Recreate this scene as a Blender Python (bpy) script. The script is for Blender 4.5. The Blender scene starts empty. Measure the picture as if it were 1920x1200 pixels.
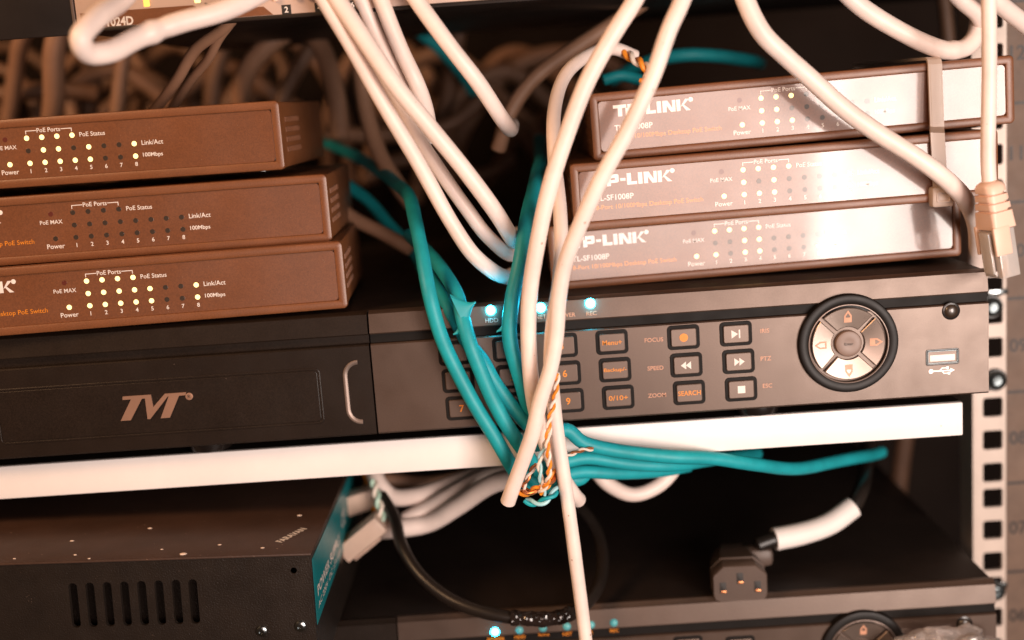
import bpy, bmesh, math, random
from mathutils import Vector, Matrix, noise
random.seed(7)
PI = math.pi
MM = 0.001                     # everything below is written in millimetres

# ------------------------------------------------------------------ camera
FPX, VPX, VPY, SLOPE, DCAM = 2300.0, 965.0, 185.0, 0.071, 482.0
_dy = Vector((VPX - 960, 600 - VPY, -FPX)).normalized()
_dx = Vector((1, SLOPE, 0)); _dx = (_dx - _dy * _dx.dot(_dy)).normalized()
_dz = _dx.cross(_dy).normalized()
ROT = Matrix((_dx, _dy, _dz))                      # camera vector -> world vector
CAMPOS = Vector((0, -DCAM, 0))
sc = bpy.context.scene
C = sc.collection
cam_d = bpy.data.cameras.new('camera'); cam = bpy.data.objects.new('camera', cam_d); C.objects.link(cam)
cam.matrix_world = Matrix.Translation(CAMPOS * MM) @ ROT.to_4x4()
cam_d.sensor_fit = 'HORIZONTAL'; cam_d.sensor_width = 36; cam_d.lens = FPX / 1920 * 36
cam_d.clip_start = 0.01; cam_d.clip_end = 20
cam_d.dof.use_dof = True; cam_d.dof.focus_distance = 0.484; cam_d.dof.aperture_fstop = 3.7
sc.camera = cam

# ------------------------------------------------------------------ world, lamps, exposure
w = bpy.data.worlds.new('World'); sc.world = w; w.use_nodes = True
bg = w.node_tree.nodes['Background']; bg.inputs[0].default_value = (1.0, 0.55, 0.33, 1); bg.inputs[1].default_value = 0.05
def area(name, loc, target, sx, sy, power, col):
    l = bpy.data.lights.new(name, 'AREA'); l.shape = 'RECTANGLE'; l.size = sx * MM; l.size_y = sy * MM
    l.energy = power; l.color = col
    o = bpy.data.objects.new(name, l); C.objects.link(o)
    o.location = Vector(loc) * MM
    d = Vector(target) - Vector(loc)
    o.rotation_euler = d.to_track_quat('-Z', 'Y').to_euler()
    return o
area('key_lamp', (415, -700, -120), (60, 0, -60), 250, 450, 7.4, (1.0, 0.86, 0.78))
area('soft_lamp', (190, -800, -80), (60, 0, -40), 305, 270, 2.7, (1.0, 0.75, 0.65))
area('added_warm_fill', (-650, -420, 420), (-150, 0, -20), 260, 260, 6.0, (1.0, 0.58, 0.31))  # added source with no visible origin, turns the left stack orange
sc.view_settings.view_transform = 'Standard'; sc.view_settings.look = 'None'
sc.view_settings.exposure = 0; sc.view_settings.gamma = 1; sc.view_settings.use_curve_mapping = False
sc.cycles.use_denoising = True
sc.cycles.max_bounces = 8
sc.cycles.sample_clamp_indirect = 4

# ------------------------------------------------------------------ helpers
def U(px, py, Y=0.0):
    """the point that lies Y mm behind the recorder's front plane on the line of sight of a photo pixel"""
    d = ROT @ Vector((px - 960, 600 - py, -FPX))
    return CAMPOS + d * ((Y + DCAM) / d.y)

def ramp(nt, fac, stops):
    r = nt.nodes.new('ShaderNodeValToRGB')
    while len(r.color_ramp.elements) < len(stops): r.color_ramp.elements.new(0.5)
    for e, (p, c) in zip(r.color_ramp.elements, stops): e.position = p; e.color = (*c, 1)
    nt.links.new(fac, r.inputs[0]); return r.outputs[0]
def mat(name, col, rough=0.5, metal=0.0, spec=0.5, var=0.15, vscale=40, bump=0.0, bscale=1500, specks=None,
        trans=0.0, emit=None, estr=0.0, coat=0.0, sss=0.0, rvar=0.1, ior=1.5, grain=0.0, tint=None):
    m = bpy.data.materials.new(name); m.use_nodes = True; nt = m.node_tree
    p = nt.nodes['Principled BSDF']
    p.inputs['Roughness'].default_value = rough; p.inputs['Metallic'].default_value = metal
    p.inputs['Specular IOR Level'].default_value = spec; p.inputs['IOR'].default_value = ior
    p.inputs['Transmission Weight'].default_value = trans; p.inputs['Coat Weight'].default_value = coat
    p.inputs['Coat Roughness'].default_value = 0.07
    if sss:
        p.inputs['Subsurface Weight'].default_value = sss; p.inputs['Subsurface Scale'].default_value = 0.002
        p.inputs['Subsurface Radius'].default_value = (1, 0.6, 0.4)
    if emit: p.inputs['Emission Color'].default_value = (*emit, 1); p.inputs['Emission Strength'].default_value = estr
    tc = nt.nodes.new('ShaderNodeTexCoord')
    n = nt.nodes.new('ShaderNodeTexNoise'); n.inputs['Scale'].default_value = vscale; n.inputs['Detail'].default_value = 6
    n.inputs['Roughness'].default_value = 0.65
    nt.links.new(tc.outputs['Object'], n.inputs['Vector'])
    lo = tuple(c * (1 - var) for c in col); hi = tuple(min(1, c * (1 + var)) for c in col)
    colsock = ramp(nt, n.outputs['Fac'], [(0.3, lo), (0.7, hi)])
    if tint: p.inputs['Specular Tint'].default_value = (*tint, 1)
    if grain:                                     # fine powder-coat grain
        ng = nt.nodes.new('ShaderNodeTexNoise'); ng.inputs['Scale'].default_value = 2100; ng.inputs['Detail'].default_value = 1
        nt.links.new(tc.outputs['Object'], ng.inputs['Vector'])
        mg = nt.nodes.new('ShaderNodeMapRange'); mg.inputs[1].default_value = 0.3; mg.inputs[2].default_value = 0.7
        mg.inputs[3].default_value = 1 - grain; mg.inputs[4].default_value = 1 + grain
        nt.links.new(ng.outputs['Fac'], mg.inputs[0])
        vm = nt.nodes.new('ShaderNodeVectorMath'); vm.operation = 'SCALE'
        nt.links.new(colsock, vm.inputs[0]); nt.links.new(mg.outputs[0], vm.inputs['Scale']); colsock = vm.outputs[0]
    if specks:
        sscale, thr, scol = specks
        v = nt.nodes.new('ShaderNodeTexVoronoi'); v.inputs['Scale'].default_value = sscale
        v.inputs['Randomness'].default_value = 1.0
        nt.links.new(tc.outputs['Object'], v.inputs['Vector'])
        nz = nt.nodes.new('ShaderNodeTexNoise'); nz.inputs['Scale'].default_value = sscale * 0.17
        nt.links.new(tc.outputs['Object'], nz.inputs['Vector'])
        ma = nt.nodes.new('ShaderNodeMath'); ma.operation = 'MULTIPLY'
        rr = nt.nodes.new('ShaderNodeMapRange'); rr.inputs[1].default_value = 0.45; rr.inputs[2].default_value = 0.75
        rr.inputs[3].default_value = 0.0; rr.inputs[4].default_value = thr
        nt.links.new(nz.outputs['Fac'], rr.inputs[0])
        lt = nt.nodes.new('ShaderNodeMath'); lt.operation = 'LESS_THAN'
        nt.links.new(v.outputs['Distance'], lt.inputs[0]); nt.links.new(rr.outputs[0], lt.inputs[1])
        mx = nt.nodes.new('ShaderNodeMix'); mx.data_type = 'RGBA'
        nt.links.new(lt.outputs[0], mx.inputs[0]); nt.links.new(colsock, mx.inputs[6]); mx.inputs[7].default_value = (*scol, 1)
        colsock = mx.outputs[2]; nt.nodes.remove(ma)
    nt.links.new(colsock, p.inputs['Base Color'])
    if rvar:
        mr = nt.nodes.new('ShaderNodeMapRange'); mr.inputs[3].default_value = max(0.02, rough * (1 - rvar * 2)); mr.inputs[4].default_value = min(1, rough * (1 + rvar * 2))
        n2 = nt.nodes.new('ShaderNodeTexNoise'); n2.inputs['Scale'].default_value = vscale * 2.3; n2.inputs['Detail'].default_value = 5
        nt.links.new(tc.outputs['Object'], n2.inputs['Vector'])
        nt.links.new(n2.outputs['Fac'], mr.inputs[0]); nt.links.new(mr.outputs[0], p.inputs['Roughness'])
    if bump:
        b = nt.nodes.new('ShaderNodeBump'); b.inputs['Strength'].default_value = bump; b.inputs['Distance'].default_value = 0.0002
        n3 = nt.nodes.new('ShaderNodeTexNoise'); n3.inputs['Scale'].default_value = bscale; n3.inputs['Detail'].default_value = 2
        nt.links.new(tc.outputs['Object'], n3.inputs['Vector'])
        nt.links.new(n3.outputs['Fac'], b.inputs['Height']); nt.links.new(b.outputs[0], p.inputs['Normal'])
    return m

M = {}
M['bronze'] = mat('bronze_plastic', (0.172, 0.060, 0.021), 0.42, spec=0.6, grain=0.17, var=0.12, bump=0.22, bscale=1400)
M['fascia'] = mat('bronze_fascia', (0.150, 0.050, 0.017), 0.40, spec=0.7, grain=0.17, var=0.10, vscale=25, rvar=0.12, coat=0.8, specks=(700, 0.07, (0.5, 0.35, 0.25)))
M['slot'] = mat('dark_gap', (0.012, 0.008, 0.006), 0.6, var=0.1)
M['print'] = mat('white_print', (0.80, 0.72, 0.66), 0.45, var=0.08, vscale=400, coat=0.8)
M['orange'] = mat('orange_print', (0.78, 0.25, 0.015), 0.45, var=0.1, vscale=400, coat=0.8)
M['dark_print'] = mat('dark_print', (0.02, 0.011, 0.008), 0.5, var=0.2, vscale=300)
M['led_on'] = mat('lit_yellow_led', (0.9, 0.8, 0.4), 0.3, emit=(1.0, 0.78, 0.28), estr=1.5, var=0.02)
M['led_off'] = mat('unlit_led', (0.035, 0.022, 0.014), 0.4, var=0.1, coat=0.8)
M['led_red'] = mat('unlit_red_led', (0.10, 0.018, 0.010), 0.4, var=0.1, coat=0.8)
M['led_blue'] = mat('lit_cyan_led', (0.5, 0.9, 1.0), 0.3, emit=(0.012, 0.60, 0.90), estr=75.0, var=0.02)
M['led_teal'] = mat('dim_teal_led', (0.10, 0.35, 0.36), 0.25, emit=(0.1, 0.6, 0.65), estr=0.15, var=0.05)
M['led_amber'] = mat('lit_amber_led', (0.9, 0.5, 0.1), 0.3, emit=(1.0, 0.5, 0.08), estr=1.6, var=0.02)
M['rec'] = mat('recorder_plastic', (0.046, 0.028, 0.020), 0.39, spec=1.05, grain=0.15, tint=(1.0, 0.80, 0.70), var=0.12, bump=0.09, bscale=1800, specks=(420, 0.05, (0.25, 0.19, 0.15)))
M['rec_door'] = mat('recorder_door_plastic', (0.016, 0.010, 0.007), 0.38, spec=0.3, grain=0.25, var=0.15, bump=0.06, bscale=1600, specks=(300, 0.055, (0.25, 0.18, 0.14)))
M['bezel_black'] = mat('satin_black_bezel', (0.007, 0.005, 0.004), 0.45, spec=0.25, var=0.1)
M['groove'] = mat('matt_black_groove', (0.006, 0.004, 0.003), 0.6, spec=0.2, var=0.1)
M['black'] = mat('black_gloss_plastic', (0.010, 0.007, 0.006), 0.25, spec=0.5, var=0.2)
M['lid'] = mat('black_sheet_metal', (0.014, 0.009, 0.007), 0.5, spec=0.25, var=0.2, bump=0.12, bscale=1500, specks=(260, 0.045, (0.3, 0.22, 0.17)))
M['button'] = mat('button_plastic', (0.055, 0.034, 0.025), 0.4, spec=1.2, tint=(1.0, 0.80, 0.70), var=0.1)
M['enter'] = mat('enter_key_plastic', (0.20, 0.13, 0.10), 0.45, spec=0.5, var=0.08)
M['pale_print'] = mat('faded_orange_print', (0.60, 0.30, 0.19), 0.5, var=0.15, vscale=300)
M['wheel'] = mat('dial_metal', (0.20, 0.155, 0.13), 0.29, metal=0.6, var=0.08, rvar=0.1)
M['logo'] = mat('logo_metal', (0.62, 0.36, 0.25), 0.35, metal=0.7, var=0.05)
M['silver'] = mat('silver_trim', (0.22, 0.165, 0.14), 0.42, metal=0.5, var=0.1)
M['chrome'] = mat('worn_chrome', (0.30, 0.33, 0.34), 0.22, metal=1.0, var=0.25, vscale=120)
M['screw_steel'] = mat('dark_screw_steel', (0.13, 0.15, 0.155), 0.3, metal=0.9, var=0.25, vscale=150)
M['white_paint'] = mat('white_painted_steel', (0.86, 0.80, 0.77), 0.4, specks=(170, 0.07, (0.45, 0.34, 0.27)), var=0.06, vscale=14, bump=0.08, bscale=500)
M['rail'] = mat('zinc_painted_rail', (0.58, 0.47, 0.40), 0.45, metal=0.1, var=0.12, vscale=25, bump=0.15, bscale=700)
M['strip'] = mat('unit_number_strip', (0.15, 0.095, 0.067), 0.55, spec=0.3, var=0.2, vscale=60)
M['white_cable'] = mat('white_cable_jacket', (0.84, 0.69, 0.62), 0.42, spec=0.45, specks=(210, 0.13, (0.50, 0.34, 0.26)), var=0.11, vscale=45, bump=0.12, bscale=260, sss=0.0)
M['beige_cable'] = mat('dimmed_beige_jacket', (0.27, 0.145, 0.088), 0.55, var=0.14, vscale=50, bump=0.12, bscale=260)  # mainly white cables deep inside: dimness put into the jacket colour
M['brown_cable'] = mat('dimmed_brown_jacket', (0.16, 0.082, 0.048), 0.55, var=0.2, vscale=50)  # deeper version for the far cables, interior shade mixed into the colour
M['teal_cable'] = mat('teal_cable_jacket', (0.010, 0.32, 0.36), 0.5, spec=0.4, specks=(240, 0.10, (0.10, 0.40, 0.42)), var=0.2, vscale=60, bump=0.15, bscale=300)
M['black_cable'] = mat('black_cable_jacket', (0.014, 0.010, 0.008), 0.35, var=0.2, vscale=80)
M['tie'] = mat('nylon_cable_tie', (0.66, 0.53, 0.45), 0.38, var=0.05, trans=0.15)
M['boot'] = mat('peach_plug_boot', (0.78, 0.53, 0.41), 0.42, var=0.06)
M['clear'] = mat('clear_plug_plastic', (0.95, 0.88, 0.83), 0.10, trans=0.6, var=0.02, rvar=0.0)
M['cloudy'] = mat('cloudy_plug_plastic', (0.80, 0.58, 0.46), 0.3, trans=0.35, var=0.1)
M['gold'] = mat('gold_contact', (0.85, 0.45, 0.15), 0.3, metal=1.0, var=0.1)
M['copper'] = mat('bare_copper_wire', (0.70, 0.28, 0.12), 0.35, metal=0.9, var=0.1)
M['o_wire'] = mat('orange_wire', (0.80, 0.26, 0.02), 0.4, var=0.1, vscale=200)
M['w_wire'] = mat('white_wire', (0.80, 0.68, 0.58), 0.4, var=0.05)
M['g_wire'] = mat('pale_green_wire', (0.42, 0.60, 0.48), 0.4, var=0.1)
M['b_wire'] = mat('pale_blue_wire', (0.35, 0.62, 0.66), 0.4, var=0.1)
M['psu'] = mat('black_textured_steel', (0.014, 0.0095, 0.007), 0.4, spec=0.4, var=0.25, vscale=60, bump=0.9, bscale=1500, specks=(1100, 0.16, (0.10, 0.066, 0.048)))
M['psu_top'] = mat('dusty_black_steel', (0.050, 0.025, 0.016), 0.5, spec=0.4, var=0.2, vscale=40, bump=0.5, bscale=1300, specks=(330, 0.11, (0.62, 0.44, 0.33)))
M['teal_label'] = mat('teal_label', (0.007, 0.16, 0.175), 0.35, var=0.12, vscale=60)
M['plug'] = mat('black_rubber_plug', (0.085, 0.055, 0.042), 0.5, var=0.15, bump=0.3, bscale=1200)
M['tag'] = mat('white_tag_paper', (0.88, 0.80, 0.75), 0.6, var=0.04)
M['dark_wall'] = mat('dark_cabinet_steel', (0.013, 0.008, 0.006), 0.8, spec=0.1, var=0.3, vscale=8)
M['silver_panel'] = mat('silver_switch_panel', (0.66, 0.49, 0.41), 0.38, metal=0.2, var=0.05, bump=0.1, bscale=900)
M['wrap'] = mat('shiny_dark_wrap', (0.018, 0.012, 0.010), 0.12, spec=0.8, var=0.2, rvar=0.1)
M['film'] = mat('clear_crinkled_film', (0.95, 0.85, 0.80), 0.10, trans=0.85, var=0.04, rvar=0.1)
M['dust'] = mat('dust_flake', (0.70, 0.55, 0.45), 0.8, var=0.1)

def obj(name, bm, mats, parent=None, smooth=True, angle=35):
    me = bpy.data.meshes.new(name)
    bmesh.ops.recalc_face_normals(bm, faces=bm.faces[:])
    bmesh.ops.scale(bm, vec=(MM, MM, MM), verts=bm.verts[:])
    bm.to_mesh(me); bm.free()
    for m in (mats if isinstance(mats, (list, tuple)) else [mats]): me.materials.append(M[m])
    if smooth:
        me.polygons.foreach_set('use_smooth', [True] * len(me.polygons))
        me.set_sharp_from_angle(angle=math.radians(angle))
    o = bpy.data.objects.new(name, me); C.objects.link(o)
    if parent: o.parent = parent
    return o
def tag(o, label, cat, group=None, kind=None):
    o['label'] = label; o['category'] = cat
    if group: o['group'] = group
    if kind: o['kind'] = kind
    return o
def thing(name, label, cat, loc=(0, 0, 0), rot=(0, 0, 0), group=None):
    o = bpy.data.objects.new(name, None); C.objects.link(o); o.empty_display_size = 0.01
    o.location = Vector(loc) * MM; o.rotation_euler = rot
    return tag(o, label, cat, group)
NB = bmesh.new

def loft(bm, loops, cap0=True, cap1=True, closed=True, mi=0):
    vs = [[bm.verts.new(p) for p in lp] for lp in loops]
    n = len(vs[0]); k = n if closed else n - 1
    for a, b in zip(vs, vs[1:]):
        for i in range(k):
            j = (i + 1) % n
            f = bm.faces.new((a[i], a[j], b[j], b[i])); f.material_index = mi
    if cap0: bm.faces.new(vs[0][::-1]).material_index = mi
    if cap1: bm.faces.new(vs[-1]).material_index = mi
    return vs
def rr(cx, cz, w_, h, r, y, n=6):
    r = max(0.01, min(r, w_ / 2 - 0.01, h / 2 - 0.01)); out = []
    for qx, qz, a0 in ((1, 1, 0), (-1, 1, 90), (-1, -1, 180), (1, -1, 270)):
        for i in range(n + 1):
            a = math.radians(a0 + 90 * i / n)
            out.append(Vector((cx + qx * (w_ / 2 - r) + r * math.cos(a), y, cz + qz * (h / 2 - r) + r * math.sin(a))))
    return out
def plate(bm, cx, cz, w_, h, r, y0, y1, bev=0.3, mi=0, n=6, backbev=False):
    """rounded plate facing -y, front at y0, back at y1"""
    lp = [rr(cx, cz, w_, h, r, y1, n)]
    if backbev: lp = [rr(cx, cz, w_ - 2 * bev, h - 2 * bev, r - bev, y1, n), rr(cx, cz, w_, h, r, y1 - bev, n)]
    lp += [rr(cx, cz, w_, h, r, y0 + bev, n), rr(cx, cz, w_ - 0.6 * bev, h - 0.6 * bev, r - 0.3 * bev, y0 + 0.3 * bev, n),
           rr(cx, cz, w_ - 2 * bev, h - 2 * bev, r - bev, y0, n)]
    loft(bm, lp, mi=mi)
def ring(bm, cx, cz, w_, h, r, t, y0, yback, yin, bev=0.6, mi=0, n=6):
    """rounded frame: outer w_ x h, bar width t, front at y0"""
    L = lambda d, y: rr(cx, cz, w_ - 2 * d, h - 2 * d, max(0.1, r - d), y, n)
    loft(bm, [L(0, yback), L(0, y0 + bev), L(0.3 * bev, y0 + 0.3 * bev), L(bev, y0), L(t - bev, y0), L(t - 0.3 * bev, y0 + 0.3 * bev),
              L(t, y0 + bev), L(t, yin)], cap0=False, cap1=False, mi=mi)
def box(bm, x0, x1, y0, y1, z0, z1, mi=0, bev=0.0):
    if bev:
        b2 = bmesh.new(); bmesh.ops.create_cube(b2, size=1)
        for v in b2.verts: v.co = Vector(((x0 + x1) / 2 + v.co.x * (x1 - x0), (y0 + y1) / 2 + v.co.y * (y1 - y0), (z0 + z1) / 2 + v.co.z * (z1 - z0)))
        bmesh.ops.bevel(b2, geom=b2.edges[:], offset=bev, segments=2, affect='EDGES', profile=0.5)
        mp = {v: bm.verts.new(v.co) for v in b2.verts}
        for f in b2.faces: bm.faces.new([mp[v] for v in f.verts]).material_index = mi
        b2.free(); return
    loft(bm, [[Vector((x, y, z)) for x, z in ((x0, z0), (x1, z0), (x1, z1), (x0, z1))] for y in (y1, y0)], mi=mi)
def disc(bm, cx, cz, prof, n=48, mi=0, cap0=True, cap1=True):
    """lathe about y; prof = [(r, y)...]"""
    loft(bm, [[Vector((cx + r * math.cos(2 * PI * i / n), y, cz + r * math.sin(2 * PI * i / n))) for i in range(n)] for r, y in prof], cap0, cap1, mi=mi)
def dome(bm, cx, cz, r, y, h=None, n=14, mi=0):
    h = h or r * 0.7
    disc(bm, cx, cz, [(r, y + 0.6), (r, y), (r * .92, y - h * .38), (r * .7, y - h * .72), (r * .38, y - h * .93), (r * .08, y - h)], n, mi)
def poly(bm, pts, y, mi=0):
    bm.faces.new([bm.verts.new((x, y, z)) for x, z in pts]).material_index = mi
def slab(bm, pts, y0, y1, mi=0):
    loft(bm, [[Vector((x, y, z)) for x, z in pts] for y in (y1, y0)], mi=mi)

_tc = {}
def text_mesh(s, bold, shear, space=1.0):
    k = (s, bold, shear, space)
    if k not in _tc:
        cu = bpy.data.curves.new('lettering', 'FONT'); cu.body = s; cu.size = 1; cu.offset = bold; cu.shear = shear
        cu.resolution_u = 3; cu.space_character = space
        o = bpy.data.objects.new('lettering', cu); C.objects.link(o)
        bpy.context.view_layer.update()
        me = o.to_mesh(); vs = [v.co.copy() for v in me.vertices]; fs = [tuple(p.vertices) for p in me.polygons]
        o.to_mesh_clear(); bpy.data.objects.remove(o); bpy.data.curves.remove(cu)
        x0 = min(v.x for v in vs); x1 = max(v.x for v in vs); y0 = min(v.y for v in vs); y1 = max(v.y for v in vs)
        _tc[k] = ([((v.x - x0), (v.y - y0)) for v in vs], fs, x1 - x0, y1 - y0)
    return _tc[k]
def text(bm, s, x, z, y, h, width=None, align='L', mi=1, bold=0.0, shear=0.0, fn=None, space=1.0, rot=0.0):
    """lettering, h mm tall, x at the left/centre, z at mid height"""
    vs, fs, W, H = text_mesh(s, bold, shear, space)
    kz = h / H; kx = (width / W) if width else kz
    ox = {'L': 0, 'C': -W * kx / 2, 'R': -W * kx}[align]
    cr, sr = math.cos(rot), math.sin(rot); out = []
    for a, b in vs:
        u, v = a * kx + ox, b * kz - h / 2
        p = (x + u * cr - v * sr, y, z + u * sr + v * cr)
        out.append(bm.verts.new(fn(*p) if fn else p))
    for f in fs:
        try: bm.faces.new([out[i] for i in f]).material_index = mi
        except ValueError: pass

def spline(pts, step=1.5):
    """Catmull-Rom through points (Vector) with roughly even steps"""
    P = [pts[0] * 2 - pts[1]] + list(pts) + [pts[-1] * 2 - pts[-2]]; out = []
    for i in range(1, len(P) - 2):
        p0, p1, p2, p3 = P[i - 1:i + 3]
        d1 = max(1e-3, (p1 - p0).length) ** .5; d2 = max(1e-3, (p2 - p1).length) ** .5; d3 = max(1e-3, (p3 - p2).length) ** .5
        m1 = (p1 - p0) / d1 - (p2 - p0) / (d1 + d2) + (p2 - p1) / d2
        m2 = (p2 - p1) / d2 - (p3 - p1) / (d2 + d3) + (p3 - p2) / d3
        m1 = m1 * d2; m2 = m2 * d2
        n = max(2, int((p2 - p1).length / step))
        for k in range(n):
            t = k / n; t2 = t * t; t3 = t2 * t
            out.append(p1 * (2 * t3 - 3 * t2 + 1) + m1 * (t3 - 2 * t2 + t) + p2 * (-2 * t3 + 3 * t2) + m2 * (t3 - t2))
    out.append(pts[-1].copy()); return out
def frames(path, up=Vector((0, -1, 0))):
    out = []; n = None
    for i, p in enumerate(path):
        t = (path[min(i + 1, len(path) - 1)] - path[max(i - 1, 0)]).normalized()
        if n is None: n = up - t * up.dot(t); n = n.normalized() if n.length > 1e-4 else t.orthogonal().normalized()
        else:
            n = n - t * n.dot(t); n = n.normalized() if n.length > 1e-6 else t.orthogonal().normalized()
        out.append((p, t, n, t.cross(n)))
    return out
def tube(bm, path, r, seg=14, mi=0, rf=None, ends=True, wob=0.0, seed=0):
    fr = frames(path); L = []; m = len(fr) - 1
    for i, (p, t, n, b) in enumerate(fr):
        rad = r * (rf(i / m) if rf else 1)
        if wob: rad *= 1 + wob * noise.noise(p * 0.06 + Vector((seed, 0, 0)))
        L.append([p + (n * math.cos(2 * PI * k / seg) + b * math.sin(2 * PI * k / seg)) * rad for k in range(seg)])
    if ends:
        def cap(lp, p, t, s):
            return [[p + (v - p) * f + t * s * r * g for v in lp] for f, g in ((0.8, 0.18), (0.35, 0.3))]
        a = cap(L[0], fr[0][0], fr[0][1], -1); z = cap(L[-1], fr[-1][0], fr[-1][1], 1)
        L = a[::-1] + L + z
    loft(bm, L, mi=mi)
def ribbon(bm, path, wid, th, mi=0, up=Vector((0, -1, 0))):
    L = []
    for p, t, n, b in frames(path, up):
        L.append([p + b * (wid / 2) * sx + n * (th / 2) * sy for sx, sy in ((1, 1), (-1, 1), (-1, -1), (1, -1))])
    loft(bm, L, mi=mi)
_cs = [0]
def jitter(path, amp):
    _cs[0] += 3.7; s = _cs[0]
    return [p + Vector((noise.noise(p * 0.025 + Vector((s, 0, 0))), 0, noise.noise(p * 0.025 + Vector((0, s, 0))))) * amp for p in path]
def path_px(pts): return [U(*p) for p in pts]
def recentre(o):
    me = o.data; c = me.vertices[0].co.copy()
    me.transform(Matrix.Translation(-c)); o.location = c
def cable(name, label, cat, pts, r, m, group, extra=None, amp=0.9, kinks=(), parent=None):
    p = spline(path_px(pts)); p = jitter(p, amp)
    def rf(t):
        s = 1.0
        for kt, kw, ka in kinks: s += ka * math.exp(-((t - kt) / kw) ** 2)
        return s
    bm = NB(); tube(bm, p, r, rf=rf if kinks else None, wob=0.035, seed=_cs[0])
    if extra: extra(bm, p)
    o = obj(name, bm, m, parent)
    if parent is None:
        recentre(o); tag(o, label, cat, group)
    return o

# ------------------------------------------------------------------ setting: the dark cabinet behind
bm = NB()
box(bm, -900, 900, 430, 440, -700, 600)
wall = obj('back_wall', bm, 'dark_wall'); wall['kind'] = 'structure'
bm = NB(); box(bm, 430, 436, 140, 429, -700, 600); side = obj('side_wall', bm, 'dark_wall'); side['kind'] = 'structure'

# ------------------------------------------------------------------ rack rail
RY = 76.0
o0 = U(1829, 760, RY); xr0 = o0.x
xr1 = U(1886, 900, RY).x; xh = (U(1843, 900, RY).x, U(1880, 900, RY).x)
rail = thing('rack_rail', 'pale upright rack rail with square holes and numbered edge at the right', 'rack rail', (xr0, RY, -400))
W = xr1 - xr0; hx = (xh[0] + xh[1]) / 2 - xr0; hs = 9.3
z8 = [U(1860, y, RY).z for y in (828, 890, 937, 1000, 1062)]
zu = U(1905, 822, RY).z                    # centre of unit 08
bm = NB(); UH = 44.45
def hole_cell(bm, zc, z0, z1):
    hole = rr(hx, zc, hs, hs, 1.3, 0, 4)
    outer = []
    n = len(hole)
    for p in hole:
        d = p - Vector((hx, 0, zc))
        k = min((W - hx if d.x > 0 else hx) / max(1e-6, abs(d.x)), ((z1 - zc) if d.z > 0 else (zc - z0)) / max(1e-6, abs(d.z)))
        outer.append(Vector((hx + d.x * k, 0, zc + d.z * k)))
    a = [bm.verts.new(p) for p in outer]; b = [bm.verts.new(p) for p in hole]; c = [bm.verts.new(p + Vector((0, 2, 0))) for p in hole]
    for i in range(n):
        j = (i + 1) % n
        bm.faces.new((a[i], a[j], b[j], b[i])); bm.faces.new((b[i], b[j], c[j], c[i]))
    # corners of the cell
    for sx, sz in ((1, 1), (-1, 1), (-1, -1), (1, -1)):
        cx = W if sx > 0 else 0; cz = z1 if sz > 0 else z0
        on = [v for v in a if (v.co.x - hx) * sx > 0 and (v.co.z - zc) * sz > 0]
        xs = [v for v in on if abs(v.co.x - cx) < 1e-4]; zs = [v for v in on if abs(v.co.z - cz) < 1e-4]
        if xs and zs:
            p = max(xs, key=lambda v: v.co.z * sz); q = max(zs, key=lambda v: v.co.x * sx)
            if p is not q: bm.faces.new((p, bm.verts.new((cx, 0, cz)), q))
centres = []
for u in range(-6, 7):
    for k in (-15.875, 0, 15.875): centres.append(zu + 400 + u * UH + k)
for i, zc in enumerate(centres):
    z0 = (centres[i - 1] + zc) / 2 if i else zc - 7; z1 = (centres[i + 1] + zc) / 2 if i < len(centres) - 1 else zc + 7
    hole_cell(bm, zc, z0, z1)
zb, zt = centres[0] - 7, centres[-1] + 7
box(bm, -1.2, -0.02, 0.1, 17, zb, zt)                      # return flange
obj('perforated_flange', bm, 'rail', rail, smooth=False)
bm = NB(); box(bm, W + 0.3, W + 17, 1.2, 3.2, zb, zt)
for u in range(-6, 7):
    z = zu + 400 + u * UH
    box(bm, W + 1.0, W + 17, 1.1, 1.15, z + UH / 2 - 0.7, z + UH / 2 + 0.7, mi=1)
    if 6 <= 8 + u <= 14: text(bm, '%02d' % (8 + u), W + 2.0, z, 1.05, 6.5, mi=1, bold=0.02)
obj('number_strip', bm, ['strip', 'dark_print'], rail, smooth=False)
for px, py in ((1865, 578), (1873, 716), (1871, 1113)):
    p = U(px, py, RY - 5) - Vector((xr0, RY, -400))
    bm = NB(); disc(bm, p.x, p.z, [(5.4, -0.05), (5.4, -1.1), (5.1, -1.4)], 28, 1); disc(bm, p.x, p.z, [(4.5, -1.4), (4.5, -2.6), (4.1, -3.8), (2.9, -4.7), (2.3, -4.9), (2.2, -3.6), (0.2, -3.5)], 28)
    obj('screw', bm, ['screw_steel', 'black'], rail)
for py, yy in ((548, -1.5), (1098, -1.5)):
    p = U(1872, py, RY + yy) - Vector((xr0, RY, -400))
    bm = NB(); box(bm, p.x - 4.5, p.x + 4.5, yy, -0.05, p.z - 1.2, p.z + 1.2, bev=0.3)
    obj('cage_nut_clip', bm, 'chrome', rail)

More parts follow.
